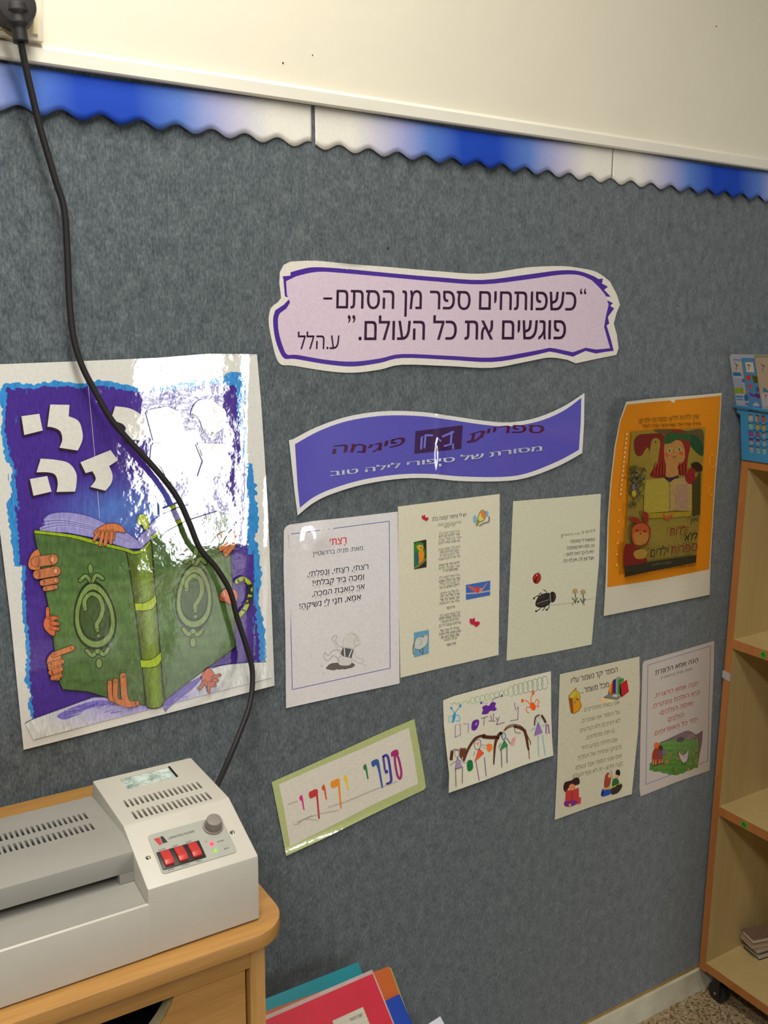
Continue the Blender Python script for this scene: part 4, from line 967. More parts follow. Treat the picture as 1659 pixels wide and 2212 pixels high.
def tline(p, s_, pts, hh, col, bold, skew=0.0):
    """lettering that follows a wavy baseline, one letter at a time"""
    ch = list(reversed(s_)); Ls = [0]
    for i in range(len(pts)-1): Ls.append(Ls[-1]+math.hypot(pts[i+1][0]-pts[i][0], pts[i+1][1]-pts[i][1]))
    adv = [glyph(c, bold)[2] for c in ch]; tot = sum(adv); x = 0
    def at(t):
        t *= Ls[-1]
        for i in range(len(pts)-1):
            if t <= Ls[i+1]+1e-9: k = (t-Ls[i])/(Ls[i+1]-Ls[i]); return (pts[i][0]+(pts[i+1][0]-pts[i][0])*k, pts[i][1]+(pts[i+1][1]-pts[i][1])*k)
        return pts[-1]
    for c, a in zip(ch, adv):
        if c != ' ': p.text(c, at(x/tot), at((x+a)/tot), (skew, -hh), col, bold)
        x += a
tline(pn, 'ספריית', cr(Q(935, 860, 1010, 838, 1100, 820, 1200, 820, 1278, 820), False), 17, MR, .025, 3)
tline(pn, 'פיג׳מה', cr(Q(318, 915, 400, 905, 500, 908, 570, 890, 655, 870), False), 18, MR, .025, 3)
pn.stroke(Q(935, 860, 975, 850, 1010, 815), 4.5, MR, smooth=True, caps=True)
pn.poly(Q(700, 812, 912, 785, 905, 890, 695, 912), (52, 22, 70))
LB = (105, 105, 190)
for a in ((725, 890, 728, 840, 745, 828, 740, 885), (745, 830, 775, 830), (790, 875, 798, 840, 812, 855), (822, 835, 870, 815), (862, 815, 858, 870, 830, 878), (868, 870, 868, 890)): pn.stroke(Q(*a), 4.2, LB, caps=True)
tline(pn, 'מסורת של סיפורי לילה טוב', cr(Q(318, 1012, 420, 1002, 560, 985, 700, 965, 850, 950, 1000, 932, 1140, 912, 1272, 898), False), 10, (190, 195, 205), .02)
pn.build('lettering')

# ------------------------------------------------------------------ rhyme sheet with the tumbling child
R1 = T(4.607, 600, 1060)
r1o = cr(R1(60, 400, 80, 360, 120, 335), False, 3)+R1(340, 303, 800, 254, 1192, 208, 1205, 1000, 1212, 1900, 1208, 1920, 640, 2040, 82, 2165, 75, 1400, 58, 800)
rs = Sheet('rhyme_sheet', r1o, 'laminated page with a red heading and a drawing of a tumbling child', 'page', (206, 202, 202), M['lamflat'],
           lift=lambda x, y: 0.0014+0.0040*math.exp(-(((x-686)/22.0)**2+((y-1162)/24.0)**2))+0.002*math.exp(-((x-612)/14.0)**2), step=10)
p = Print(rs); NV = (62, 70, 150)
fr_ = R1(108, 435, 1110, 303, 1118, 1765, 145, 1980)
for i in range(4): p.stroke([fr_[i], fr_[(i+1) % 4]], 1.4, NV)
p.build('blue_frame')
p = Print(rs, 'lettering'); INK = (48, 45, 78)
p.text('רצתי', R1(512, 545)[0], R1(690, 524)[0], (0, -14), (205, 40, 48), .02, marks=.8)
p.text('מאת: פניה ברגשטיין', R1(348, 650)[0], R1(852, 590)[0], (0, -8.6), INK)
p.text('רצתי, רצתי, ונפלתי,', R1(292, 858)[0], R1(908, 778)[0], (0, -10.6), INK, .006, marks=.8)
p.text('ומכה ביד קבלתי!', R1(342, 948)[0], R1(865, 880)[0], (0, -10.6), INK, .006, marks=.8)
p.text('אוי כואבת המכה,', R1(338, 1056)[0], R1(868, 975)[0], (0, -10.6), INK, .006, marks=.8)
p.text('אמא, תני לי נשיקה!', R1(210, 1178)[0], R1(832, 1080)[0], (0, -10.6), INK, .006, marks=.8)
p.build('lettering')
p = Print(rs); GY = (140, 136, 130); LG = (168, 166, 160)
p.poly(cr(rough(R1(520, 1720, 620, 1705, 760, 1720, 770, 1740, 700, 1770, 560, 1785, 480, 1770), 1.5, 6, 3)), (92, 88, 86)); 
p.poly(cr(R1(600, 1680, 640, 1640, 730, 1650, 725, 1730, 640, 1740, 605, 1720)), (198, 196, 190), GY, .8)
p.poly(R1(650, 1560, 755, 1580, 735, 1665, 655, 1650, 622, 1620), (78, 78, 82))
for a in ((662, 1570, 668, 1650), (738, 1580, 708, 1655)): p.stroke(R1(*a), 2.4, (205, 204, 198))
p.poly(cr(R1(650, 1560, 655, 1480, 700, 1430, 740, 1418, 790, 1440, 815, 1490, 815, 1530, 790, 1545, 750, 1570, 700, 1560)), (200, 198, 192), LG, .8)
p.stroke(R1(770, 1470, 760, 1510, 770, 1545, 800, 1530), .9, GY, smooth=True); p.stroke(R1(740, 1418, 780, 1450, 800, 1500), .9, GY, smooth=True)
p.stroke(R1(650, 1560, 600, 1540, 575, 1490, 590, 1450, 560, 1445, 540, 1480, 560, 1500), .9, GY, smooth=True); p.stroke(R1(640, 1620, 590, 1570, 560, 1500), .9, LG, smooth=True)
p.stroke(R1(620, 1700, 560, 1640, 500, 1690, 460, 1660, 470, 1610, 500, 1640, 550, 1590, 620, 1590), .9, GY, smooth=True)
p.stroke(R1(750, 1600, 790, 1660, 850, 1680, 850, 1700, 820, 1720, 750, 1680), .9, LG, smooth=True)
for a in ((440, 1805, 465, 1815), (850, 1735, 885, 1740), (420, 1735, 450, 1750)): p.stroke(R1(*a), .9, LG)
p.build('pencil_drawing')

# ------------------------------------------------------------------ bird song sheet
R2 = T(5.395, 850, 1060)
s2 = Sheet('song_sheet', R2(52, 185, 640, 110, 1238, 38, 1235, 900, 1225, 1915, 650, 2045, 80, 2180, 60, 1200), 'song page with small parrot and bird pictures down both sides', 'page', (205, 200, 178), M['print'], base=.001, gain=1.22)
p = Print(s2); G5 = (132, 130, 118)
p.text('יש לי ציפור קטנה בלב', R2(445, 355)[0], R2(852, 300)[0], (0, -7.5), (85, 82, 78), .02)
rr = random.Random(11)
wl_ = 'קטנה ציפור בלב שלי היא שרה לי שיר מנגנת בין עצים ירוקים פרחים של אור ושמש כל יום חדש אני שומע איך קולה עולה'.split()
def lyric(x0, y0, x1, y1, full=None, seed=0):
    R_ = random.Random(seed); s_ = full or ' '.join(R_.sample(wl_, 4)); p.text(s_, R2(x0, y0)[0], R2(x1, y1)[0], (0, -5.2), G5, .012)
ls = [(515, 415, 790, 380), (580, 440, 720, 415), (530, 518, 772, 485), (528, 552, 772, 520), (520, 592, 788, 555), (525, 628, 775, 595), (522, 705, 778, 665), (540, 735, 762, 705), (538, 775, 765, 740), (525, 815, 778, 775),
      (530, 885, 772, 848), (530, 922, 772, 888), (575, 950, 750, 925), (530, 1032, 776, 995), (528, 1072, 778, 1035), (538, 1108, 768, 1072), (535, 1148, 772, 1105), (550, 1215, 760, 1180), (540, 1250, 772, 1215), (540, 1290, 770, 1255), (535, 1330, 772, 1295),
      (615, 1385, 720, 1365), (535, 1475, 778, 1430), (535, 1510, 778, 1465), (555, 1545, 758, 1510), (530, 1590, 785, 1548), (545, 1650, 770, 1610), (530, 1690, 788, 1645), (555, 1728, 765, 1690), (590, 1755, 740, 1728), (620, 1815, 730, 1790)]
for i, l in enumerate(ls):
    lyric(*l, full='יש לי ציפור קטנה בלב' if i in (2, 13, 22) else ('יש לי ציפור' if i in (1, 21, 30) else None), seed=i)
p.build('lettering')
p = Print(s2); LTR = (70, 68, 60)
p.poly(R2(238, 600, 384, 568, 386, 890, 240, 918), (52, 42, 28)); p.poly(cr(R2(245, 620, 300, 600, 345, 610, 350, 660, 370, 700, 360, 790, 320, 850, 290, 880, 250, 870, 245, 740)), (48, 120, 45))
p.poly(cr(R2(270, 650, 300, 630, 345, 640, 345, 680, 320, 700, 290, 690)), (200, 150, 30)); p.poly(cr(R2(300, 700, 345, 700, 355, 760, 335, 840, 305, 855, 290, 800)), (215, 130, 20))
p.poly(cr(R2(255, 720, 290, 740, 295, 820, 260, 860)), (35, 95, 110)); p.stroke(R2(245, 900, 300, 870, 384, 790), 4.5, (105, 115, 70), smooth=True); p.ell(*R2(318, 655)[0], 3, 3.5, (170, 160, 110)); p.ell(*R2(322, 664)[0], 1.2, 1.6, (30, 30, 20))
p.build('parrot_picture')
p = Print(s2); p.poly(R2(845, 1098, 1128, 1048, 1126, 1218, 845, 1272), (62, 98, 170)); p.stroke(R2(845, 1200, 980, 1190, 1126, 1165), 3.0, (170, 165, 160), smooth=True)
p.poly(cr(R2(860, 1110, 920, 1120, 965, 1145, 975, 1185, 930, 1170)), (190, 90, 75)); p.poly(cr(R2(990, 1180, 1000, 1140, 1040, 1130, 1095, 1065, 1060, 1130, 1020, 1175)), (195, 130, 105)); p.poly(cr(R2(960, 1140, 985, 1110, 1005, 1150, 990, 1188, 968, 1185)), (190, 65, 75))
p.build('flying_bird_picture')
p = Print(s2); p.poly(R2(238, 1655, 412, 1620, 412, 1895, 240, 1940), (98, 150, 178)); p.poly(cr(R2(245, 1830, 255, 1740, 300, 1700, 345, 1710, 365, 1670, 400, 1690, 400, 1750, 380, 1800, 345, 1830, 300, 1850)), (188, 190, 182), (95, 90, 85), .9)
p.stroke(R2(250, 1750, 228, 1830, 235, 1910), 1.5, (95, 85, 75), smooth=True); p.stroke(R2(300, 1850, 330, 1900), 2, (95, 85, 80)); p.stroke(R2(340, 1830, 345, 1910), 2, (95, 85, 80)); p.ell(*R2(373, 1690)[0], .9, .9, (40, 40, 40)); p.stroke(R2(300, 1720, 330, 1760, 310, 1800), .8, (120, 118, 110), smooth=True)
p.build('dove_picture')
p = Print(s2)
p.ell(*R2(950, 330)[0], 4, 8, (110, 170, 195)); p.ell(*R2(1088, 265)[0], 3.5, 6, (110, 170, 195)); p.stroke(R2(1000, 412, 1050, 380, 1110, 360, 1115, 300), 2.6, (120, 115, 110), smooth=True)
p.poly(cr(R2(975, 400, 985, 310, 1010, 250, 1040, 225, 1068, 250, 1070, 310, 1040, 350, 1000, 365)), (205, 195, 100), (60, 55, 35), 1.0); p.poly(cr(R2(1015, 255, 1050, 232, 1066, 260, 1062, 320, 1035, 315)), (215, 120, 60)); p.poly(cr(R2(960, 400, 985, 340, 1000, 350, 980, 405)), (140, 130, 40))
p.build('robin_picture')
def heart2(a, b, s_):
    p.poly(cr([(a-s_*1.0, b), (a-s_*.9, b-s_*.7), (a-s_*.4, b-s_*.6), (a, b-s_*.9), (a+s_*.1, b-s_*.1), (a+s_*.9, b-s_*.1), (a+s_*1.05, b+s_*.4), (a+s_*.3, b+s_*1.0), (a-s_*.1, b+s_*.6), (a-s_*.6, b+s_*.5)]), (185, 32, 62))
    p.stroke([(a, b-s_*.8), (a+s_*.1, b+s_*.8)], .6, (90, 30, 40))
p = Print(s2); heart2(*R2(368, 315)[0], 7); p.flush('red_hearts'); heart2(*R2(945, 1530)[0], 10.5); p.build('red_hearts')

# ------------------------------------------------------------------ beetle sheet
R3 = T(5.821, 1080, 1060)
s3 = Sheet('rhyme_sheet', R3(165, 132, 720, 88, 1268, 38, 1245, 900, 1152, 1935, 600, 2045, 82, 2138, 120, 1200), 'white page with a ladybird and a big black beetle', 'page', (190, 188, 165), M['print'], base=.001, gain=1.30)
p = Print(s3); BK = (64, 60, 54)
p.text('ח פ ו ש י ת', R3(1030, 545)[0], R3(1198, 515)[0], (0, -6), BK, .02); p.text('פניה ברגשטיין', R3(775, 572)[0], R3(1005, 552)[0], (0, -4.2), BK, .0); p.stroke(R3(778, 550, 778, 600), 1.2, BK)
p.text('חפושית לי קטנטנה', R3(880, 655)[0], R3(1195, 630)[0], (0, -6), BK, .02, marks=.8); p.text('הוי, כמה היא קטנטנה!', R3(838, 738)[0], R3(1190, 705)[0], (0, -6), BK, .02, marks=.8)
p.text('היא כל-כך רוצה לטוס –', R3(805, 822)[0], R3(1185, 780)[0], (0, -6), BK, .02, marks=.8); p.text('אבל אין לה, אין לה כח', R3(798, 900)[0], R3(1182, 862)[0], (0, -6), BK, .02, marks=.8)
p.build('lettering')
p = Print(s3); p.poly(cr(R3(415, 1100, 435, 1055, 475, 1038, 508, 1065, 512, 1110, 490, 1150, 460, 1168, 425, 1148)), (160, 38, 28), (60, 25, 20), 1.0); p.stroke(R3(480, 1060, 445, 1125), 2.6, (60, 25, 20)); p.ell(*R3(445, 1135)[0], 3.2, 4, (70, 25, 18)); p.stroke(R3(490, 1042, 485, 1020), 1, (60, 25, 20)); p.stroke(R3(500, 1050, 512, 1045), 1, (60, 25, 20)); p.ell(*R3(465, 1065)[0], 1.6, 2.4, (205, 120, 110)); p.build('ladybird_picture')
p = Print(s3); BT = (30, 25, 22)
for a in ((590, 1300, 580, 1265, 545, 1245), (530, 1310, 515, 1285, 490, 1310, 480, 1330), (490, 1330, 460, 1325, 425, 1355), (620, 1420, 615, 1470, 585, 1500), (570, 1450, 560, 1480, 535, 1505), (510, 1470, 495, 1495, 450, 1515)): p.stroke(R3(*a), 1.5, BT, smooth=True, caps=True)
for a in ((428, 1355), (455, 1515), (588, 1497)): p.ell(*R3(*a)[0], 2.2, 2, BT)
p.poly(cr(R3(450, 1410, 490, 1330, 560, 1295, 630, 1295, 640, 1380, 610, 1430, 540, 1465, 465, 1455)), (42, 36, 32), (18, 15, 14), 1); p.stroke(R3(465, 1425, 540, 1395, 620, 1370), 1.4, (125, 118, 105), smooth=True); p.stroke(R3(480, 1355, 560, 1320), .8, (90, 84, 76)); p.stroke(R3(520, 1440, 560, 1420, 600, 1405), .8, (85, 80, 72))
p.poly(cr(R3(635, 1290, 660, 1272, 690, 1290, 702, 1340, 680, 1390, 645, 1400, 632, 1350)), (38, 31, 28), (18, 15, 14), 1); p.stroke(R3(632, 1295, 632, 1350, 640, 1400), 1.5, (150, 146, 130), smooth=True); p.stroke(R3(680, 1300, 690, 1340, 682, 1370), .8, (110, 90, 84), smooth=True)
p.stroke(R3(640, 1440, 900, 1410, 1080, 1375, 1180, 1350), .7, (150, 148, 135)); p.build('beetle_picture')
p = Print(s3)
for (x, y, c) in ((945, 1265, (150, 105, 80)), (1045, 1275, (130, 125, 70))):
    for k in range(6): p.stroke([R3(x, y)[0], (R3(x, y)[0][0]+6.5*math.cos(k*1.05+.3), R3(x, y)[0][1]+6.5*math.sin(k*1.05+.3))], 2.0, c)
    p.ell(*R3(x, y)[0], 2, 2, (180, 150, 70))
    p.stroke(R3(x+2, y+30, x+8, y+130), 2.2, (95, 95, 75)); 
    for d in (-38, 30): p.stroke(R3(x+d, y+80, x+d*.4, y+110, x+5, y+150), 2.0, (85, 90, 80), smooth=True)
for a in ((915, 1425, (185, 130, 90)), (1058, 1425, (185, 150, 80)), (955, 1350, (190, 150, 90)), (985, 1395, (70, 75, 75))): p.ell(*R3(a[0], a[1])[0], 1.8, 2.4, a[2])
p.build('flower_picture')

# ------------------------------------------------------------------ orange poster
R4 = T(4.425, 1290, 840)
def lift_or(x, y): return 0.003+0.030*max(0, (1-(y-850)/330.0))**1.5*max(0, min(1, (1440-x)/100.0))**1.3 if y < 1180 else 0.003
oo = R4(278, 122, 480, 98, 700, 80, 940, 62, 1190, 38, 1170, 420, 1130, 900, 1085, 1620, 1076, 1968, 600, 2065, 62, 2172, 80, 1850, 100, 1250, 125, 900, 165, 560, 215, 300)
os_ = Sheet('poster', oo, 'orange calendar poster of a red haired girl reading, lifting at its left edge', 'poster', (175, 168, 150), M['print'], lift=lift_or, step=9, base=.001, gain=1.5, dz=.00007)
p = Print(os_)
p.poly(cr(R4(285, 150, 480, 128, 700, 110), False, 3)+R4(715, 130, 735, 132, 750, 105, 940, 88, 1183, 62, 1163, 420, 1122, 900, 1078, 1620, 1070, 1725, 600, 1820, 95, 1898, 98, 1850, 110, 1250, 135, 900, 175, 560, 222, 310), (178, 108, 12)); p.build('orange_field')
p = Print(os_)
for k in range(40):
    x = 300+k*21.5; 
    if not 690 < x < 760: p.stroke(R4(x, 148-(x-300)*.092, x+6, 140-(x-300)*.092), 2.0, (185, 175, 150))
p.flush('wire_holes')
for k in range(14): p.stroke(R4(285-k*4.6, 420+k*44, 282-k*4.6, 445+k*44), 3.2, (190, 165, 110))
p.flush('side_lettering')
for k in range(6): p.ell(*R4(210-k*5, 1160+k*105)[0], 1.8, 1.8, (205, 160, 80))
p.flush('dot_column')
for a in ((255, 1080, 252, 1200), (250, 1320, 245, 1550)): p.stroke(R4(*a), .8, (130, 80, 15))
p.flush('side_lettering')
p.text('אין ילדות ללא ספרות ילדים', R4(400, 330)[0], R4(975, 282)[0], (1, -9), (75, 62, 20), .0); p.text('ציירה: אורה איל, נעמי ציפור ושרה דניאל', R4(440, 372)[0], R4(990, 345)[0], (0, -6), (95, 60, 15), .02)
p.flush('lettering')
for a, s_ in (((975, 1000), 1), ((960, 1080), .8), ((1085, 980), .6), ((1100, 690), .9)):
    p.stroke(cr([(R4(*a)[0][0]+7*s_*math.cos(t), R4(*a)[0][1]+(15*s_)*math.sin(t)) for t in np.linspace(.5, 5.5, 9)], False), .8, (205, 150, 60)); p.flush('printed_ring')
p = Print(os_)
def skin(x, y): t = (y-930)/280; return (118-8*t, 100-6*t, 32+6*t)
p.poly(R4(330, 410, 1035, 372, 1010, 700, 985, 1200, 945, 1600, 250, 1700, 268, 1500, 290, 1100, 300, 800), skin, step=14)
p.poly(cr(R4(350, 500, 400, 440, 480, 430, 620, 430, 640, 520, 560, 590, 520, 640, 480, 560, 420, 640, 365, 620)), (92, 28, 22)); p.poly(cr(R4(505, 620, 520, 500, 560, 470, 600, 500, 595, 600, 560, 700, 530, 700)), (122, 100, 38)); p.ell(*R4(558, 508)[0], 1.8, 2.2, (45, 45, 20))
p.poly(cr(R4(540, 400, 760, 385, 860, 400, 1000, 390, 1020, 520, 1000, 640, 900, 560, 850, 500)), (72, 60, 32)); p.poly(cr(R4(880, 440, 960, 460, 1010, 540, 1010, 640, 940, 600, 880, 520)), (28, 58, 30))
hair = (105, 28, 22)
p.poly(cr(R4(600, 560, 640, 450, 720, 400, 800, 395, 870, 450, 890, 540, 870, 650, 860, 760, 840, 820, 780, 820, 770, 760, 660, 720, 650, 830, 580, 850, 505, 830, 540, 760, 580, 700)), hair)
p.poly(cr(R4(640, 560, 660, 510, 730, 490, 800, 500, 830, 560, 840, 640, 820, 700, 770, 740, 770, 830, 700, 850, 655, 830, 660, 740, 645, 680)), (140, 98, 48)); p.poly(cr(R4(640, 520, 650, 450, 720, 420, 830, 425, 890, 450, 880, 500, 780, 480, 700, 520)), (34, 66, 32))
for c_ in ((693, 590), (785, 578)): p.ell(*R4(*c_)[0], 4, 5, (150, 130, 80)); p.ell(*R4(*c_)[0], 2.4, 3.6, (38, 80, 70))
p.stroke(R4(708, 638, 730, 656, 756, 640), 1.2, (120, 35, 25), smooth=True); p.ell(*R4(665, 630)[0], 4, 4, (160, 62, 35)); p.ell(*R4(805, 615)[0], 4, 4, (160, 62, 35)); p.stroke(R4(735, 590, 730, 615, 740, 618), .8, (110, 60, 30))
for k in range(9): p.stroke(R4(560+k*11, 700+(k % 3)*12, 540+k*14, 760, 530+k*15, 835-(k % 2)*15), 1.0, (150, 60, 20) if k % 2 else (75, 18, 15), smooth=True)
for k in range(6): p.stroke(R4(790+k*12, 700, 785+k*15, 760, 800+k*10, 825), 1.0, (150, 60, 20) if k % 2 else (75, 18, 15), smooth=True)
p.poly(cr(R4(640, 835, 700, 850, 775, 828, 770, 850, 700, 880, 650, 860)), (40, 28, 48)); 
p.poly(R4(455, 870, 640, 850, 690, 900, 695, 1170, 445, 1190, 450, 1000), (132, 118, 42)); p.poly(R4(690, 895, 740, 860, 870, 840, 905, 900, 905, 1170, 740, 1160, 690, 1170), (132, 108, 62)); p.poly(R4(745, 930, 868, 900, 870, 1150, 745, 1160), (125, 98, 74)); p.stroke(R4(692, 890, 694, 1180), 1.4, (95, 80, 25))
p.poly(R4(445, 1190, 690, 1180, 905, 1170, 900, 1215, 700, 1230, 460, 1235), (125, 105, 22)); p.poly(cr(R4(630, 1190, 670, 1220, 720, 1190, 720, 1215, 680, 1250, 640, 1235)), (140, 62, 25))
for c_ in ((890, 850, 12, 15), (905, 790, 9, 9)): p.ell(R4(c_[0], c_[1])[0][0], R4(c_[0], c_[1])[0][1], c_[2]*.9, c_[3]*.9, (108, 22, 20))
p.poly(cr(R4(900, 720, 960, 700, 1003, 740, 1003, 780, 960, 790, 930, 770)), (38, 22, 14)); p.poly(R4(915, 900, 990, 790, 985, 1200, 910, 1215), (52, 46, 14))
rr = random.Random(4)
for k in range(90):
    x, y = rr.uniform(305, 460), rr.uniform(740, 1130); 
    if x-305 > (1180-y)*.75: continue
    p.ell(*R4(x, y)[0], rr.uniform(2, 4.5), rr.uniform(2, 5), rr.choice([(72, 66, 30), (88, 82, 52), (60, 55, 38), (80, 76, 70), (105, 95, 30), (62, 60, 20)]), rr.uniform(0, 90), 9)
p.ell(*R4(352, 1000)[0], 5, 7, (140, 130, 30)); p.ell(*R4(350, 940)[0], 4.5, 7, (82, 76, 90))
RD = (108, 32, 20)
p.poly(cr(R4(430, 1190, 450, 1170, 490, 1200, 485, 1270, 455, 1290)), RD); p.poly(cr(R4(300, 1250, 340, 1225, 400, 1240, 410, 1290, 370, 1280, 340, 1270)), RD); p.poly(cr(R4(330, 1340, 380, 1290, 450, 1280, 500, 1330, 500, 1410, 470, 1480, 400, 1500, 340, 1470)), (140, 62, 28), (95, 30, 18), 2.5)
p.poly(cr(R4(345, 1390, 400, 1370, 480, 1380, 490, 1430, 440, 1490, 370, 1480)), (140, 92, 38)); p.ell(*R4(380, 1352)[0], 2, 2.4, (70, 20, 15)); p.ell(*R4(455, 1362)[0], 2, 2.4, (70, 20, 15)); p.ell(*R4(415, 1385)[0], 1.6, 1.8, (90, 20, 15))
p.poly(cr(R4(262, 1500, 340, 1490, 380, 1530, 360, 1600, 460, 1610, 470, 1660, 360, 1680, 260, 1700)), (92, 22, 16)); p.poly(cr(R4(350, 1560, 430, 1530, 480, 1560, 450, 1620, 370, 1620)), (128, 100, 36))
p.poly(R4(265, 1695, 560, 1645, 950, 1588, 945, 1662, 560, 1735, 262, 1800), (38, 34, 20)); p.text('ספריה לילדים', R4(525, 1695)[0], R4(710, 1668)[0], (0, -4.5), (90, 88, 60))
p.text('הדפס באמצעות מפעל הפיס ומשרד החינוך והתרבות', R4(262, 1778)[0], R4(945, 1690)[0], (0, -4.2), (70, 45, 12), .02)
p.build('girl_picture', M['crayon'])
p = Print(os_); q_ = (40, 30, 22)
p.text('אין', R4(890, 1285)[0], R4(962, 1262)[0], (1, -9), q_, .02); p.text('ילדות', R4(690, 1408)[0], R4(870, 1388)[0], (2, -17), (95, 28, 18), .0); p.text('ללא', R4(835, 1455)[0], R4(958, 1432)[0], (1, -13), q_, .01)
p.text('ספרות', R4(700, 1585)[0], R4(962, 1545)[0], (1, -17), (95, 28, 24), .0); p.text('ילדים', R4(505, 1612)[0], R4(680, 1585)[0], (1, -17), q_, .0); p.build('title_lettering')

# ------------------------------------------------------------------ child's drawing
R5 = T(6.381, 940, 1440)
do = R5(108, 465, 250, 408, 700, 285, 1100, 180, 1596, 62, 1600, 700, 1612, 1000, 1630, 1225, 1200, 1365, 700, 1560, 186, 1742, 192, 1480, 150, 1100, 120, 800)
ds = Sheet('drawing', do, "child's crayon drawing of four girls under brown arches with butterflies", 'drawing', (198, 194, 175), M['print'], lift=lambda x, y: 0.002+0.010*math.exp(-((x-960)/22.0)**2)*max(0, (y-1560)/150)+0.006*max(0, (y-1600)/120), step=10, base=.001, gain=1.38)
p = Print(ds); gl = []
pts = [(205, 500), (230, 520), (260, 500), (310, 520), (330, 490), (350, 540), (380, 500), (430, 470), (455, 510), (470, 460)]
p.stroke(R5(*[v for q in pts for v in q]), 1.3, (130, 170, 125), smooth=True)
for k in range(16):
    x = 520+k*66; y = 470-(k*66)*.245+ (0 if k < 9 else -6); rx, ry = (5.0, 7.0) if k < 8 else (7.0, 11+(k-8)*.5)
    e = [(R5(x, y)[0][0]+rx*math.cos(t), R5(x, y)[0][1]+ry*math.sin(t)) for t in np.linspace(.6, 6.6, 14)]; p.stroke(e, 1.2, (135, 172, 128) if k < 9 else (120, 145, 115))
CB = (50, 140, 185); OG = (222, 85, 22); PU = (92, 38, 138); BR = (82, 45, 25)
p.poly(cr(R5(235, 740, 240, 680, 265, 635, 285, 640, 280, 700, 255, 765, 230, 768)), CB)
for a in ((270, 640, 225, 575), (275, 635, 345, 545)): p.stroke(R5(*a), 1.4, CB)
p.ell(*R5(222, 572)[0], 2.4, 3, CB); p.ell(*R5(346, 542)[0], 2.6, 3.4, CB); p.stroke(R5(240, 680, 195, 690, 190, 760, 230, 760), 1.1, (95, 165, 190), smooth=True); p.stroke(R5(285, 680, 325, 670, 340, 740, 280, 745), 2.6, (120, 180, 200), smooth=True)
p.poly(cr(R5(650, 560, 700, 530, 740, 540, 780, 490, 835, 500, 825, 555, 850, 580, 820, 610, 760, 610, 720, 650, 645, 655, 660, 600)), PU); p.stroke(R5(780, 480, 830, 430, 915, 408), 1.1, (120, 90, 150), smooth=True); p.stroke(R5(650, 500, 730, 505), .8, (140, 120, 160)); p.ell(*R5(635, 500)[0], 2.2, 2.6, PU); p.ell(*R5(920, 400)[0], 1.6, 2.6, PU)
p.ell(*R5(1347, 548)[0], 6.0, 9, OG, -15); p.stroke(R5(1320, 490, 1325, 420, 1350, 370), 1.6, OG, smooth=True); p.ell(*R5(1352, 362)[0], 2.5, 4.5, OG); p.stroke(R5(1310, 520, 1260, 470, 1215, 468), 1.4, OG, smooth=True); p.ell(*R5(1202, 470)[0], 2.8, 4, OG)
p.stroke(R5(1380, 500, 1400, 450, 1435, 490, 1410, 520, 1430, 550, 1385, 545), 1.3, OG, smooth=True); p.stroke(R5(1310, 560, 1260, 560, 1265, 620, 1300, 640), 1.3, OG, smooth=True)
LP = (128, 88, 150)
p.stroke(R5(275, 975, 278, 810, 345, 790, 352, 940, 270, 975), 1.2, LP); p.stroke(R5(388, 788, 462, 788, 455, 905), 1.2, LP); p.poly(cr(R5(500, 830, 515, 760, 570, 728, 605, 745, 600, 800, 570, 860, 530, 882, 505, 865)), PU); p.ell(*R5(565, 790)[0], 1.5, 4, (165, 130, 185), 20)
for a in ((635, 715, 725, 688), (680, 705, 668, 812), (735, 748, 830, 752), (770, 668, 775, 748), (805, 645, 800, 745), (838, 700, 862, 745), (885, 690, 845, 800), (845, 802, 960, 768), (1095, 495, 1110, 600, 1145, 550), (1145, 550, 1140, 735), (1032, 750, 1145, 728)): p.stroke(R5(*a), 1.3, LP if a[0] < 600 or a[0] > 1000 else (110, 72, 120))
# arches
arch = lambda w: (lambda t: w)
p.stroke(R5(395, 1290, 440, 1170, 500, 1060, 570, 980, 680, 945), 5.2, BR, smooth=True, caps=True); p.stroke(R5(660, 965, 760, 975, 860, 975), 7.5, (72, 38, 20), smooth=True, caps=True); p.stroke(R5(860, 990, 880, 940, 910, 915), 6.5, BR, smooth=True, caps=True); p.stroke(R5(850, 985, 825, 1090, 815, 1220, 808, 1350), (lambda t: 6.5-4*t), BR, smooth=True)
p.stroke(R5(945, 890, 990, 830, 1060, 800, 1150, 805, 1220, 850, 1260, 930, 1310, 1030, 1315, 1080), 1.8, (105, 68, 45), smooth=True); p.stroke(R5(960, 880, 1010, 840, 1090, 820, 1180, 830), 2.6, (120, 80, 55), smooth=True); p.stroke(R5(1100, 825, 1170, 845, 1230, 880), 6, BR, smooth=True, caps=True); p.stroke(R5(1230, 870, 1260, 980, 1275, 1080, 1290, 1150), (lambda t: 6.5-2.5*t), BR, smooth=True); p.stroke(R5(1290, 1150, 1300, 1275), 1.3, BR); p.stroke(R5(1095, 850, 1110, 905, 1180, 915), 1.2, (115, 80, 60), smooth=True)
# girls
p.stroke(R5(235, 1160, 220, 1290), 6.5, BR); 
for k in range(7): p.stroke(R5(350+k*12, 1120+(k % 2)*10, 340+k*12, 1240+(k % 3)*20), 2.0, (95, 55, 35))
p.stroke(R5(235, 1155, 290, 1140, 345, 1160), 1.5, BR, smooth=True); p.stroke(cr(R5(270, 1180, 300, 1150, 330, 1190, 325, 1240, 285, 1240), True)+[cr(R5(270, 1180, 300, 1150, 330, 1190, 325, 1240, 285, 1240), True)[0]], 1.0, (130, 125, 140))
p.poly(R5(308, 1250, 375, 1385, 275, 1405), (150, 130, 170), (110, 90, 130), 1.2); p.stroke(R5(270, 1415, 390, 1385), 1.2, (100, 90, 90)); p.stroke(R5(205, 1362, 290, 1300), 1.3, (140, 130, 125)); p.stroke(R5(340, 1290, 380, 1320, 430, 1325), 1.3, (140, 130, 125))
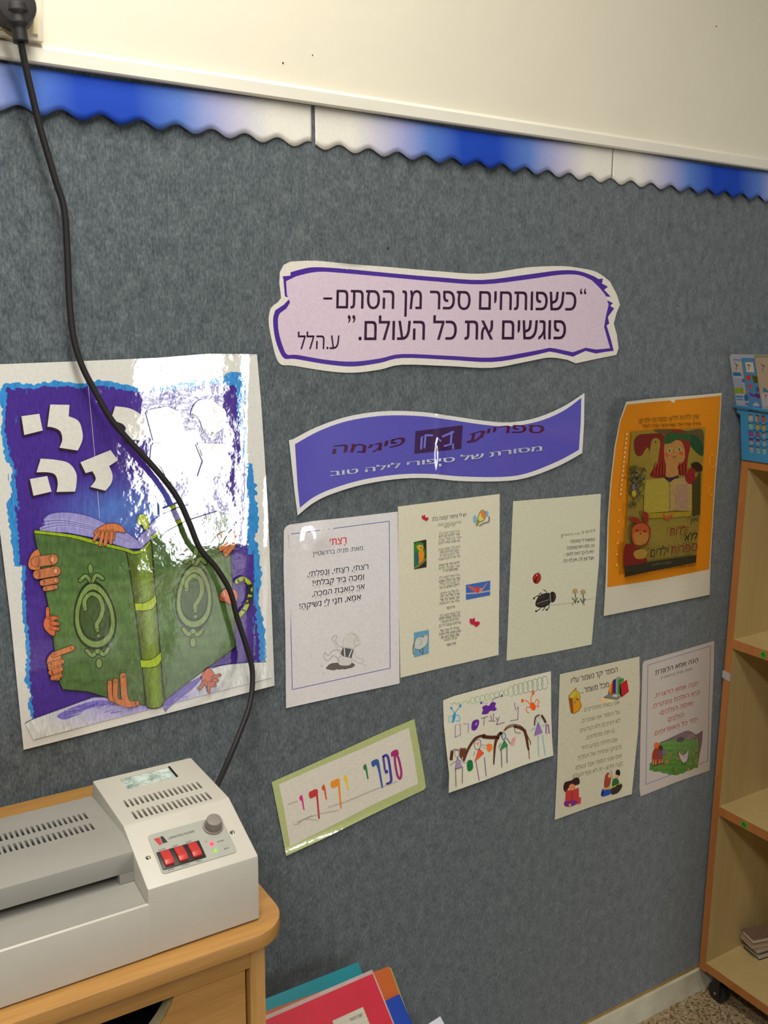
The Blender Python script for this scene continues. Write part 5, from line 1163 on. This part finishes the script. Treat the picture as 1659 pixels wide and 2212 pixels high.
p.stroke(R5(282, 1410, 288, 1655), 1.5, (105, 90, 80)); p.stroke(R5(378, 1400, 375, 1610), 1.5, (105, 90, 80)); p.poly(cr(R5(442, 1320, 480, 1285, 515, 1310, 520, 1400, 480, 1440, 445, 1420)), (22, 105, 50))
e = cr(R5(540, 1060, 570, 1010, 620, 1010, 630, 1070, 610, 1130, 560, 1135), True); p.stroke(e+[e[0]], 1.2, (120, 90, 135)); p.stroke(R5(560, 1060, 580, 1060), 1.2, OG); p.stroke(R5(600, 1030, 590, 1090), 1.2, OG)
p.poly(R5(605, 1130, 672, 1190, 545, 1315), (225, 82, 25), (120, 60, 110), 1.2); p.stroke(R5(630, 1080, 720, 1085), 1.0, (130, 100, 150)); p.stroke(R5(640, 1110, 720, 1130), 1.0, (200, 140, 110)); p.poly(cr(R5(722, 1070, 780, 1070, 788, 1130, 750, 1168, 722, 1155)), (228, 110, 35)); p.stroke(R5(550, 1170, 530, 1230), 1, (140, 100, 130))
p.stroke(R5(565, 1310, 608, 1570), 1.3, (120, 60, 120)); p.stroke(R5(680, 1250, 705, 1515), 1.3, (110, 60, 120))
p.ell(*R5(946, 958)[0], 4.2, 7.5, (165, 178, 195), 0, outline=(45, 60, 90), w=1.3); p.poly(R5(955, 1020, 1000, 1085, 890, 1160), (35, 135, 60), (25, 50, 45), 1.2); p.stroke(R5(912, 1150, 920, 1390), 1.3, (50, 55, 75)); p.stroke(R5(990, 1100, 992, 1330), 1.4, (55, 50, 100)); p.stroke(R5(988, 985, 1040, 1065), 1.2, (60, 60, 80)); p.stroke(R5(910, 1055, 875, 1120), 1.1, (70, 70, 85))
p.poly(R5(1070, 985, 1112, 972, 1085, 1080, 1040, 1078), (215, 140, 150))
p.stroke(R5(1370, 810, 1385, 700, 1440, 662), 2.4, BR, smooth=True); p.stroke(R5(1465, 668, 1500, 720, 1525, 775), 4.4, BR, smooth=True); e = cr(R5(1400, 720, 1435, 690, 1452, 740, 1420, 775), True); p.stroke(e+[e[0]], .9, (130, 175, 190))
p.poly(R5(1420, 780, 1478, 905, 1370, 955), (142, 105, 170), (95, 70, 140), 1.4); p.stroke(R5(1310, 890, 1380, 840), 1.2, (120, 175, 200)); p.stroke(R5(1450, 815, 1520, 805), 1.2, (120, 175, 200)); p.stroke(R5(1428, 960, 1420, 1060, 1432, 1240), 1.3, (110, 175, 195)); p.stroke(R5(1485, 945, 1500, 1080, 1522, 1225), 1.3, (110, 175, 195)); p.stroke(R5(1535, 800, 1530, 920, 1575, 915, 1562, 800, 1535, 800), 2.2, (130, 90, 160))
p.build('crayon_figures', M['crayon'])

# ------------------------------------------------------------------ book care page
R6 = T(4.608, 1190, 1380)
s6 = Sheet('rules_sheet', R6(88, 352, 480, 265, 882, 175, 885, 500, 870, 900, 805, 1545, 420, 1665, 38, 1803, 62, 1300, 72, 900), 'page about caring for books with clip-art books and three children reading', 'page', (176, 170, 148), M['print'], base=.001, gain=1.5,
           lift=lambda x, y: 0.0015+0.006*math.exp(-((x-1372)/18.0)**2)*max(0, min(1, (y-1560)/120)), step=14)
p = Print(s6, 'lettering'); MB_ = (72, 34, 26); GG = (92, 98, 70)
p.text('הספר יקר נשמור עליו', R6(195, 445)[0], R6(668, 330)[0], (0, -10.5), MB_, .006); p.text('מכל משמר...', R6(292, 545)[0], R6(580, 478)[0], (0, -10.5), MB_, .006)
for s_, a, b in (('אנו בזאת מתחייבים -', (300, 732), (685, 648)), ('על הספר אנו שומרים,', (300, 838), (688, 745)), ('לא דורכים ולא קורעים', (290, 930), (692, 832)), ('בו יפה מדפדפים.', (345, 1005), (635, 930)), ('אם חלילה נקרע הדף', (308, 1105), (662, 1020)),
                 ('נדביקו ונחזירו אל המדף.', (262, 1205), (705, 1092)), ('ואם אבוי הספר אבד ונעלם', (245, 1305), (708, 1178)), ('נקנה חדש - זה לא סוף העולם', (215, 1390), (728, 1255))): p.text(s_, R6(*a)[0], R6(*b)[0], (0, -7.8), GG, .0)
p.build('lettering')
p = Print(s6); R6b = T(7.9, 1190, 1420)
p.poly(R6b(305, 660, 430, 520, 440, 580, 480, 600, 500, 680, 490, 720, 525, 830, 480, 910, 385, 965, 345, 945, 320, 800), (185, 125, 20), (60, 35, 15), 1.0); p.poly(cr(R6b(315, 660, 400, 575, 440, 590, 400, 670, 340, 695)), (165, 160, 55)); p.poly(R6b(310, 690, 370, 700, 385, 950, 350, 945), (125, 65, 18)); p.poly(R6b(435, 585, 480, 610, 498, 690, 470, 690), (170, 165, 40)); p.ell(*R6b(410, 765)[0], 2.2, 2.6, (90, 120, 100)); p.ell(*R6b(450, 715)[0], 2.0, 2.4, (60, 75, 60))
p.flush('books_picture'); p.poly(R6b(975, 625, 1010, 480, 1030, 480, 1005, 625), (25, 22, 20)); p.poly(R6b(1003, 460, 1050, 440, 1030, 620, 992, 625), (200, 125, 25)); p.poly(R6b(1045, 410, 1075, 395, 1065, 610, 1025, 618), (170, 45, 25)); p.poly(R6b(1062, 385, 1110, 365, 1105, 612, 1058, 610), (35, 35, 95)); p.poly(R6b(1108, 355, 1165, 325, 1200, 340, 1150, 610, 1105, 612), (125, 128, 118)); p.poly(R6b(1150, 380, 1240, 350, 1245, 400, 1190, 440, 1180, 640, 1140, 625), (40, 115, 45)); p.poly(R6b(1185, 450, 1298, 380, 1332, 585, 1215, 680), (165, 30, 38)); p.poly(R6b(1170, 500, 1190, 450, 1215, 680, 1180, 650), (30, 25, 20))
p.poly(R6b(905, 685, 1010, 620, 1100, 608, 1195, 680, 1130, 718, 1000, 700), (112, 108, 95), (60, 58, 50), 1); p.ell(*R6b(1100, 655)[0], 6, 3, (165, 165, 152)); p.flush('books_picture'); p.poly(R6b(850, 700, 940, 700, 945, 765, 850, 770), (205, 170, 120)); p.poly(R6b(950, 730, 1060, 720, 1050, 770, 950, 770), (200, 185, 130)); p.build('printed_smudge')
p = Print(s6)
def G6(*a): return R6(*a)
p.poly(cr(G6(125, 1490, 140, 1430, 200, 1410, 240, 1385, 278, 1385, 285, 1440, 240, 1460, 180, 1480, 150, 1530)), (45, 25, 25)); p.ell(*G6(212, 1480)[0], 7, 8, (190, 115, 75)); p.poly(G6(150, 1505, 208, 1510, 278, 1480, 280, 1610, 210, 1640, 142, 1620), (165, 50, 48)); p.stroke(G6(208, 1510, 210, 1640), 1, (110, 30, 30)); p.poly(cr(G6(140, 1620, 250, 1610, 260, 1640, 200, 1670, 140, 1665)), (105, 38, 105)); p.poly(G6(262, 1580, 300, 1575, 298, 1640, 262, 1650), (175, 50, 50)); p.ell(*G6(190, 1655)[0], 2.5, 3, (190, 150, 40)); p.build('reading_child_picture')
p = Print(s6)
p.poly(cr(G6(540, 1370, 570, 1330, 598, 1370, 590, 1450, 560, 1480, 530, 1470)), (135, 60, 40)); p.ell(*G6(582, 1365)[0], 3, 4, (200, 140, 110)); p.poly(cr(G6(500, 1540, 520, 1490, 590, 1490, 595, 1540, 560, 1560, 510, 1570)), (28, 65, 150)); p.poly(G6(520, 1490, 600, 1470, 600, 1495, 525, 1505), (170, 145, 60)); p.stroke(G6(600, 1310, 618, 1400), 3, (150, 145, 110)); p.stroke(G6(505, 1560, 520, 1520), 3, (25, 20, 20))
p.ell(*G6(668, 1335)[0], 5, 7.5, (28, 22, 20)); p.ell(*G6(660, 1370)[0], 4, 5, (195, 135, 100)); p.poly(cr(G6(620, 1400, 660, 1390, 680, 1430, 660, 1470, 610, 1465)), (35, 90, 45)); p.poly(cr(G6(600, 1540, 610, 1480, 690, 1440, 710, 1470, 670, 1530, 620, 1550)), (48, 40, 30)); p.stroke(G6(610, 1480, 705, 1435), 2.4, (175, 155, 55)); p.build('reading_pair_picture')

# ------------------------------------------------------------------ hen rhyme page
H1 = T(7.375, 1400, 1400)
ho = R6(912, 250, 928, 222)+R6(1250, 130, 1625, 20, 1622, 300, 1600, 800, 1580, 1310, 1240, 1430, 893, 1568, 882, 1500, 890, 1000, 905, 500)
s7 = Sheet('rhyme_sheet', ho, 'laminated page with red verses above a meadow picture with a hen', 'page', (168, 160, 152), M['lamflat'], base=.001, gain=1.55)
p = Print(s7); q = R6(965, 262, 1590, 70, 1560, 1215, 945, 1450)
for i in range(4): p.stroke([q[i], q[(i+1) % 4]], 1.3, (95, 105, 145))
p.build('blue_frame')
p = Print(s7, 'lettering'); p.text('הנה אמא הדוגרת', H1(112, 425)[0], H1(802, 215)[0], (0, -8.6), (45, 42, 58), .012, marks=.7); p.text('מאת: פניה ברגשטיין', H1(205, 495)[0], H1(710, 345)[0], (0, -5.2), (70, 68, 85))
RC = (150, 48, 42)
for s_, a, b in (('הנה אמא הדוגרת,', (100, 795), (800, 585)), ('היא הולכת ומנקרת,', (65, 960), (825, 725)), ('ואתה הולכים-', (165, 1070), (720, 900)), ('הולכים', (312, 1172), (575, 1090)), ('יחד כל האפרוחים.', (80, 1400), (790, 1160))): p.text(s_, H1(*a)[0], H1(*b)[0], (0, -8.2), RC, .0, marks=.7)
p.build('lettering')
p = Print(s7)
def mead(x, y): t = max(0, min(1, (y-1600)/80)); n_ = math.sin(x*.8)*math.sin(y*.6)*8; return (88-22*t+n_, 118-12*t+n_, 62-22*t)
p.poly(rough(H1(20, 1850, 60, 1800, 110, 1600, 200, 1500, 480, 1420, 600, 1380, 780, 1370, 800, 1440, 800, 1700, 795, 1900, 640, 1960, 440, 2030, 320, 2005, 230, 1990, 160, 1970, 30, 1950), 1.3, 4, 9), mead, step=8)
p.poly(cr(H1(180, 1510, 300, 1460, 440, 1395, 560, 1340, 650, 1320, 740, 1370, 780, 1420, 680, 1460, 600, 1410, 560, 1480, 470, 1490, 450, 1430, 300, 1480)), (108, 88, 92), (80, 62, 68), .8); p.poly(H1(770, 1380, 872, 1308, 860, 1500, 820, 1700, 798, 1860, 795, 1600, 790, 1450), (98, 80, 78))
p.ell(*H1(520, 1455)[0], 8, 5.5, (78, 66, 74), -15); p.ell(*H1(680, 1410)[0], 9, 6, (120, 95, 92), -15)
rr = random.Random(2)
for k in range(46):
    x, y = rr.uniform(230, 790), rr.uniform(1620, 1960)
    if y > 1990-(x-300)*.16: continue
    p.ell(*H1(x, y)[0], rr.uniform(1.2, 2.6), rr.uniform(1.6, 3.2), rr.choice([(165, 85, 40), (180, 100, 50), (150, 110, 45), (60, 92, 38), (72, 104, 40)]), rr.uniform(0, 90), 7)
p.poly(cr(H1(475, 1660, 500, 1650, 540, 1700, 600, 1680, 645, 1600, 640, 1700, 620, 1790, 570, 1830, 520, 1780, 490, 1700)), (165, 148, 150), (95, 72, 80), 1); p.ell(*H1(485, 1668)[0], 1.6, 2.6, (160, 50, 40)); p.stroke(H1(545, 1820, 540, 1870), 1.2, (60, 55, 30)); p.stroke(H1(590, 1820, 592, 1870), 1.2, (60, 55, 30)); p.stroke(H1(540, 1700, 600, 1740), 1, (120, 100, 105))
p.ell(*H1(142, 1560)[0], 6, 8, (185, 85, 40)); p.poly(cr(H1(100, 1610, 190, 1600, 220, 1650, 235, 1760, 230, 1820, 90, 1830, 65, 1740)), (128, 48, 32)); p.ell(*H1(200, 1590)[0], 5, 6, (70, 42, 32)); p.poly(cr(H1(160, 1650, 200, 1640, 210, 1740, 170, 1760)), (95, 60, 75)); p.ell(*H1(255, 1660)[0], 4, 5, (92, 90, 120))
for a in (85, 125, 185, 225): p.stroke(H1(a, 1780, a-5, 1860), 2.8, (185, 105, 70), caps=True)
p.stroke(H1(60, 1880, 250, 1830), 2, (50, 62, 28)); p.build('meadow_picture', M['crayon'])

# ------------------------------------------------------------------ green framed word card
R7 = T(4.608, 570, 1540)
s8 = Sheet('word_card', R7(78, 688, 400, 545, 800, 365, 1200, 185, 1497, 60, 1545, 330, 1600, 650, 1612, 740, 1595, 765, 1350, 880, 1000, 1050, 600, 1250, 240, 1418, 222, 1425, 150, 1050), 'tilted word card with rainbow Hebrew letters on a pale green mount', 'card', (168, 178, 118), M['lam'],
           base=.001, gain=1.28, lift=lambda x, y: 0.0015+0.0022*math.exp(-(((y-(1845-.42*(x-620)))/8.0)**2)), step=5, dz=.00005)
p = Print(s8); p.poly(R7(150, 712, 560, 530, 1000, 345, 1442, 145, 1490, 400, 1535, 705, 1100, 905, 700, 1110, 262, 1328, 200, 950), (205, 200, 185)); p.build('white_card')
p = Print(s8)
CL = [('י', (362, 968), (410, 955), 33, (200, 28, 118)), ('ד', (455, 1058), (548, 1018), 62, (185, 45, 48)), ('י', (585, 868), (632, 855), 33, (205, 72, 40)), ('ד', (670, 965), (770, 925), 62, (225, 135, 25)), ('י', (800, 770), (848, 757), 33, (232, 185, 15)),
      ('י', (1000, 660), (1042, 645), 33, (25, 115, 70)), ('ר', (1085, 750), (1180, 720), 60, (45, 70, 150)), ('פ', (1210, 720), (1272, 690), 60, (55, 48, 150)), ('ס', (1315, 668), (1385, 640), 62, (150, 25, 110))]
YD = lambda x, y, c: (p.poly(R7(x, y+25, x+8, y+8, x+28, y, x+32, y+40, x+25, y+62, x+8, y+58, x, y+42), c), p.poly(R7(x+20, y+45, x+34, y+20, x+52, y+145, x+45, y+155, x+38, y+145), c))
YD(353, 815, (200, 28, 118)); YD(576, 712, (205, 72, 40)); YD(793, 618, (232, 185, 15))
DL = lambda x, y, c: (p.poly(R7(x, y+50, x+5, y+30, x+60, y+2, x+85, y, x+92, y+20, x+92, y+58, x+75, y+70, x+20, y+95, x+5, y+80), c), p.poly(R7(x+72, y+40, x+92, y+50, x+112, y+290, x+104, y+300, x+95, y+290), c))
DL(446, 758, (185, 45, 48)); DL(664, 655, (225, 135, 25))
p.flush('rainbow_lettering'); YD(990, 508, (25, 115, 70))
p.poly(cr(R7(1070, 495, 1085, 475, 1125, 460, 1145, 480, 1162, 580, 1186, 735, 1180, 745, 1170, 735, 1140, 580, 1118, 520, 1095, 535, 1078, 530)), (45, 78, 155))
p.stroke(R7(1188, 440, 1205, 425, 1228, 425, 1245, 480, 1262, 600, 1268, 670, 1250, 700, 1228, 705), 5.2, (55, 48, 150), smooth=True, caps=True); p.stroke(R7(1190, 450, 1198, 510, 1205, 570), 4.4, (55, 60, 155), smooth=True); p.ell(*R7(1220, 585)[0], 4, 4.2, (55, 48, 150))
e = cr(R7(1310, 415, 1340, 450, 1368, 580, 1362, 645, 1345, 650, 1325, 600, 1305, 480), True); p.stroke(e+[e[0]], 4.6, (155, 28, 110)); p.poly(R7(1263, 405, 1275, 385, 1310, 365, 1335, 368, 1345, 410, 1320, 425, 1290, 432, 1268, 435), (158, 28, 105))
p.build('rainbow_lettering')
p = Print(s8)
for a in ((290, 1105, 335, 1108, 400, 1060, 560, 1005, 750, 970), (330, 1090, 480, 1020), (400, 1055, 545, 1070), (640, 940, 850, 870, 1100, 765, 1330, 680), (240, 910, 340, 875)): p.stroke(R7(*a), 1.0, (150, 146, 136), smooth=True)
p.build('pencil_lines')
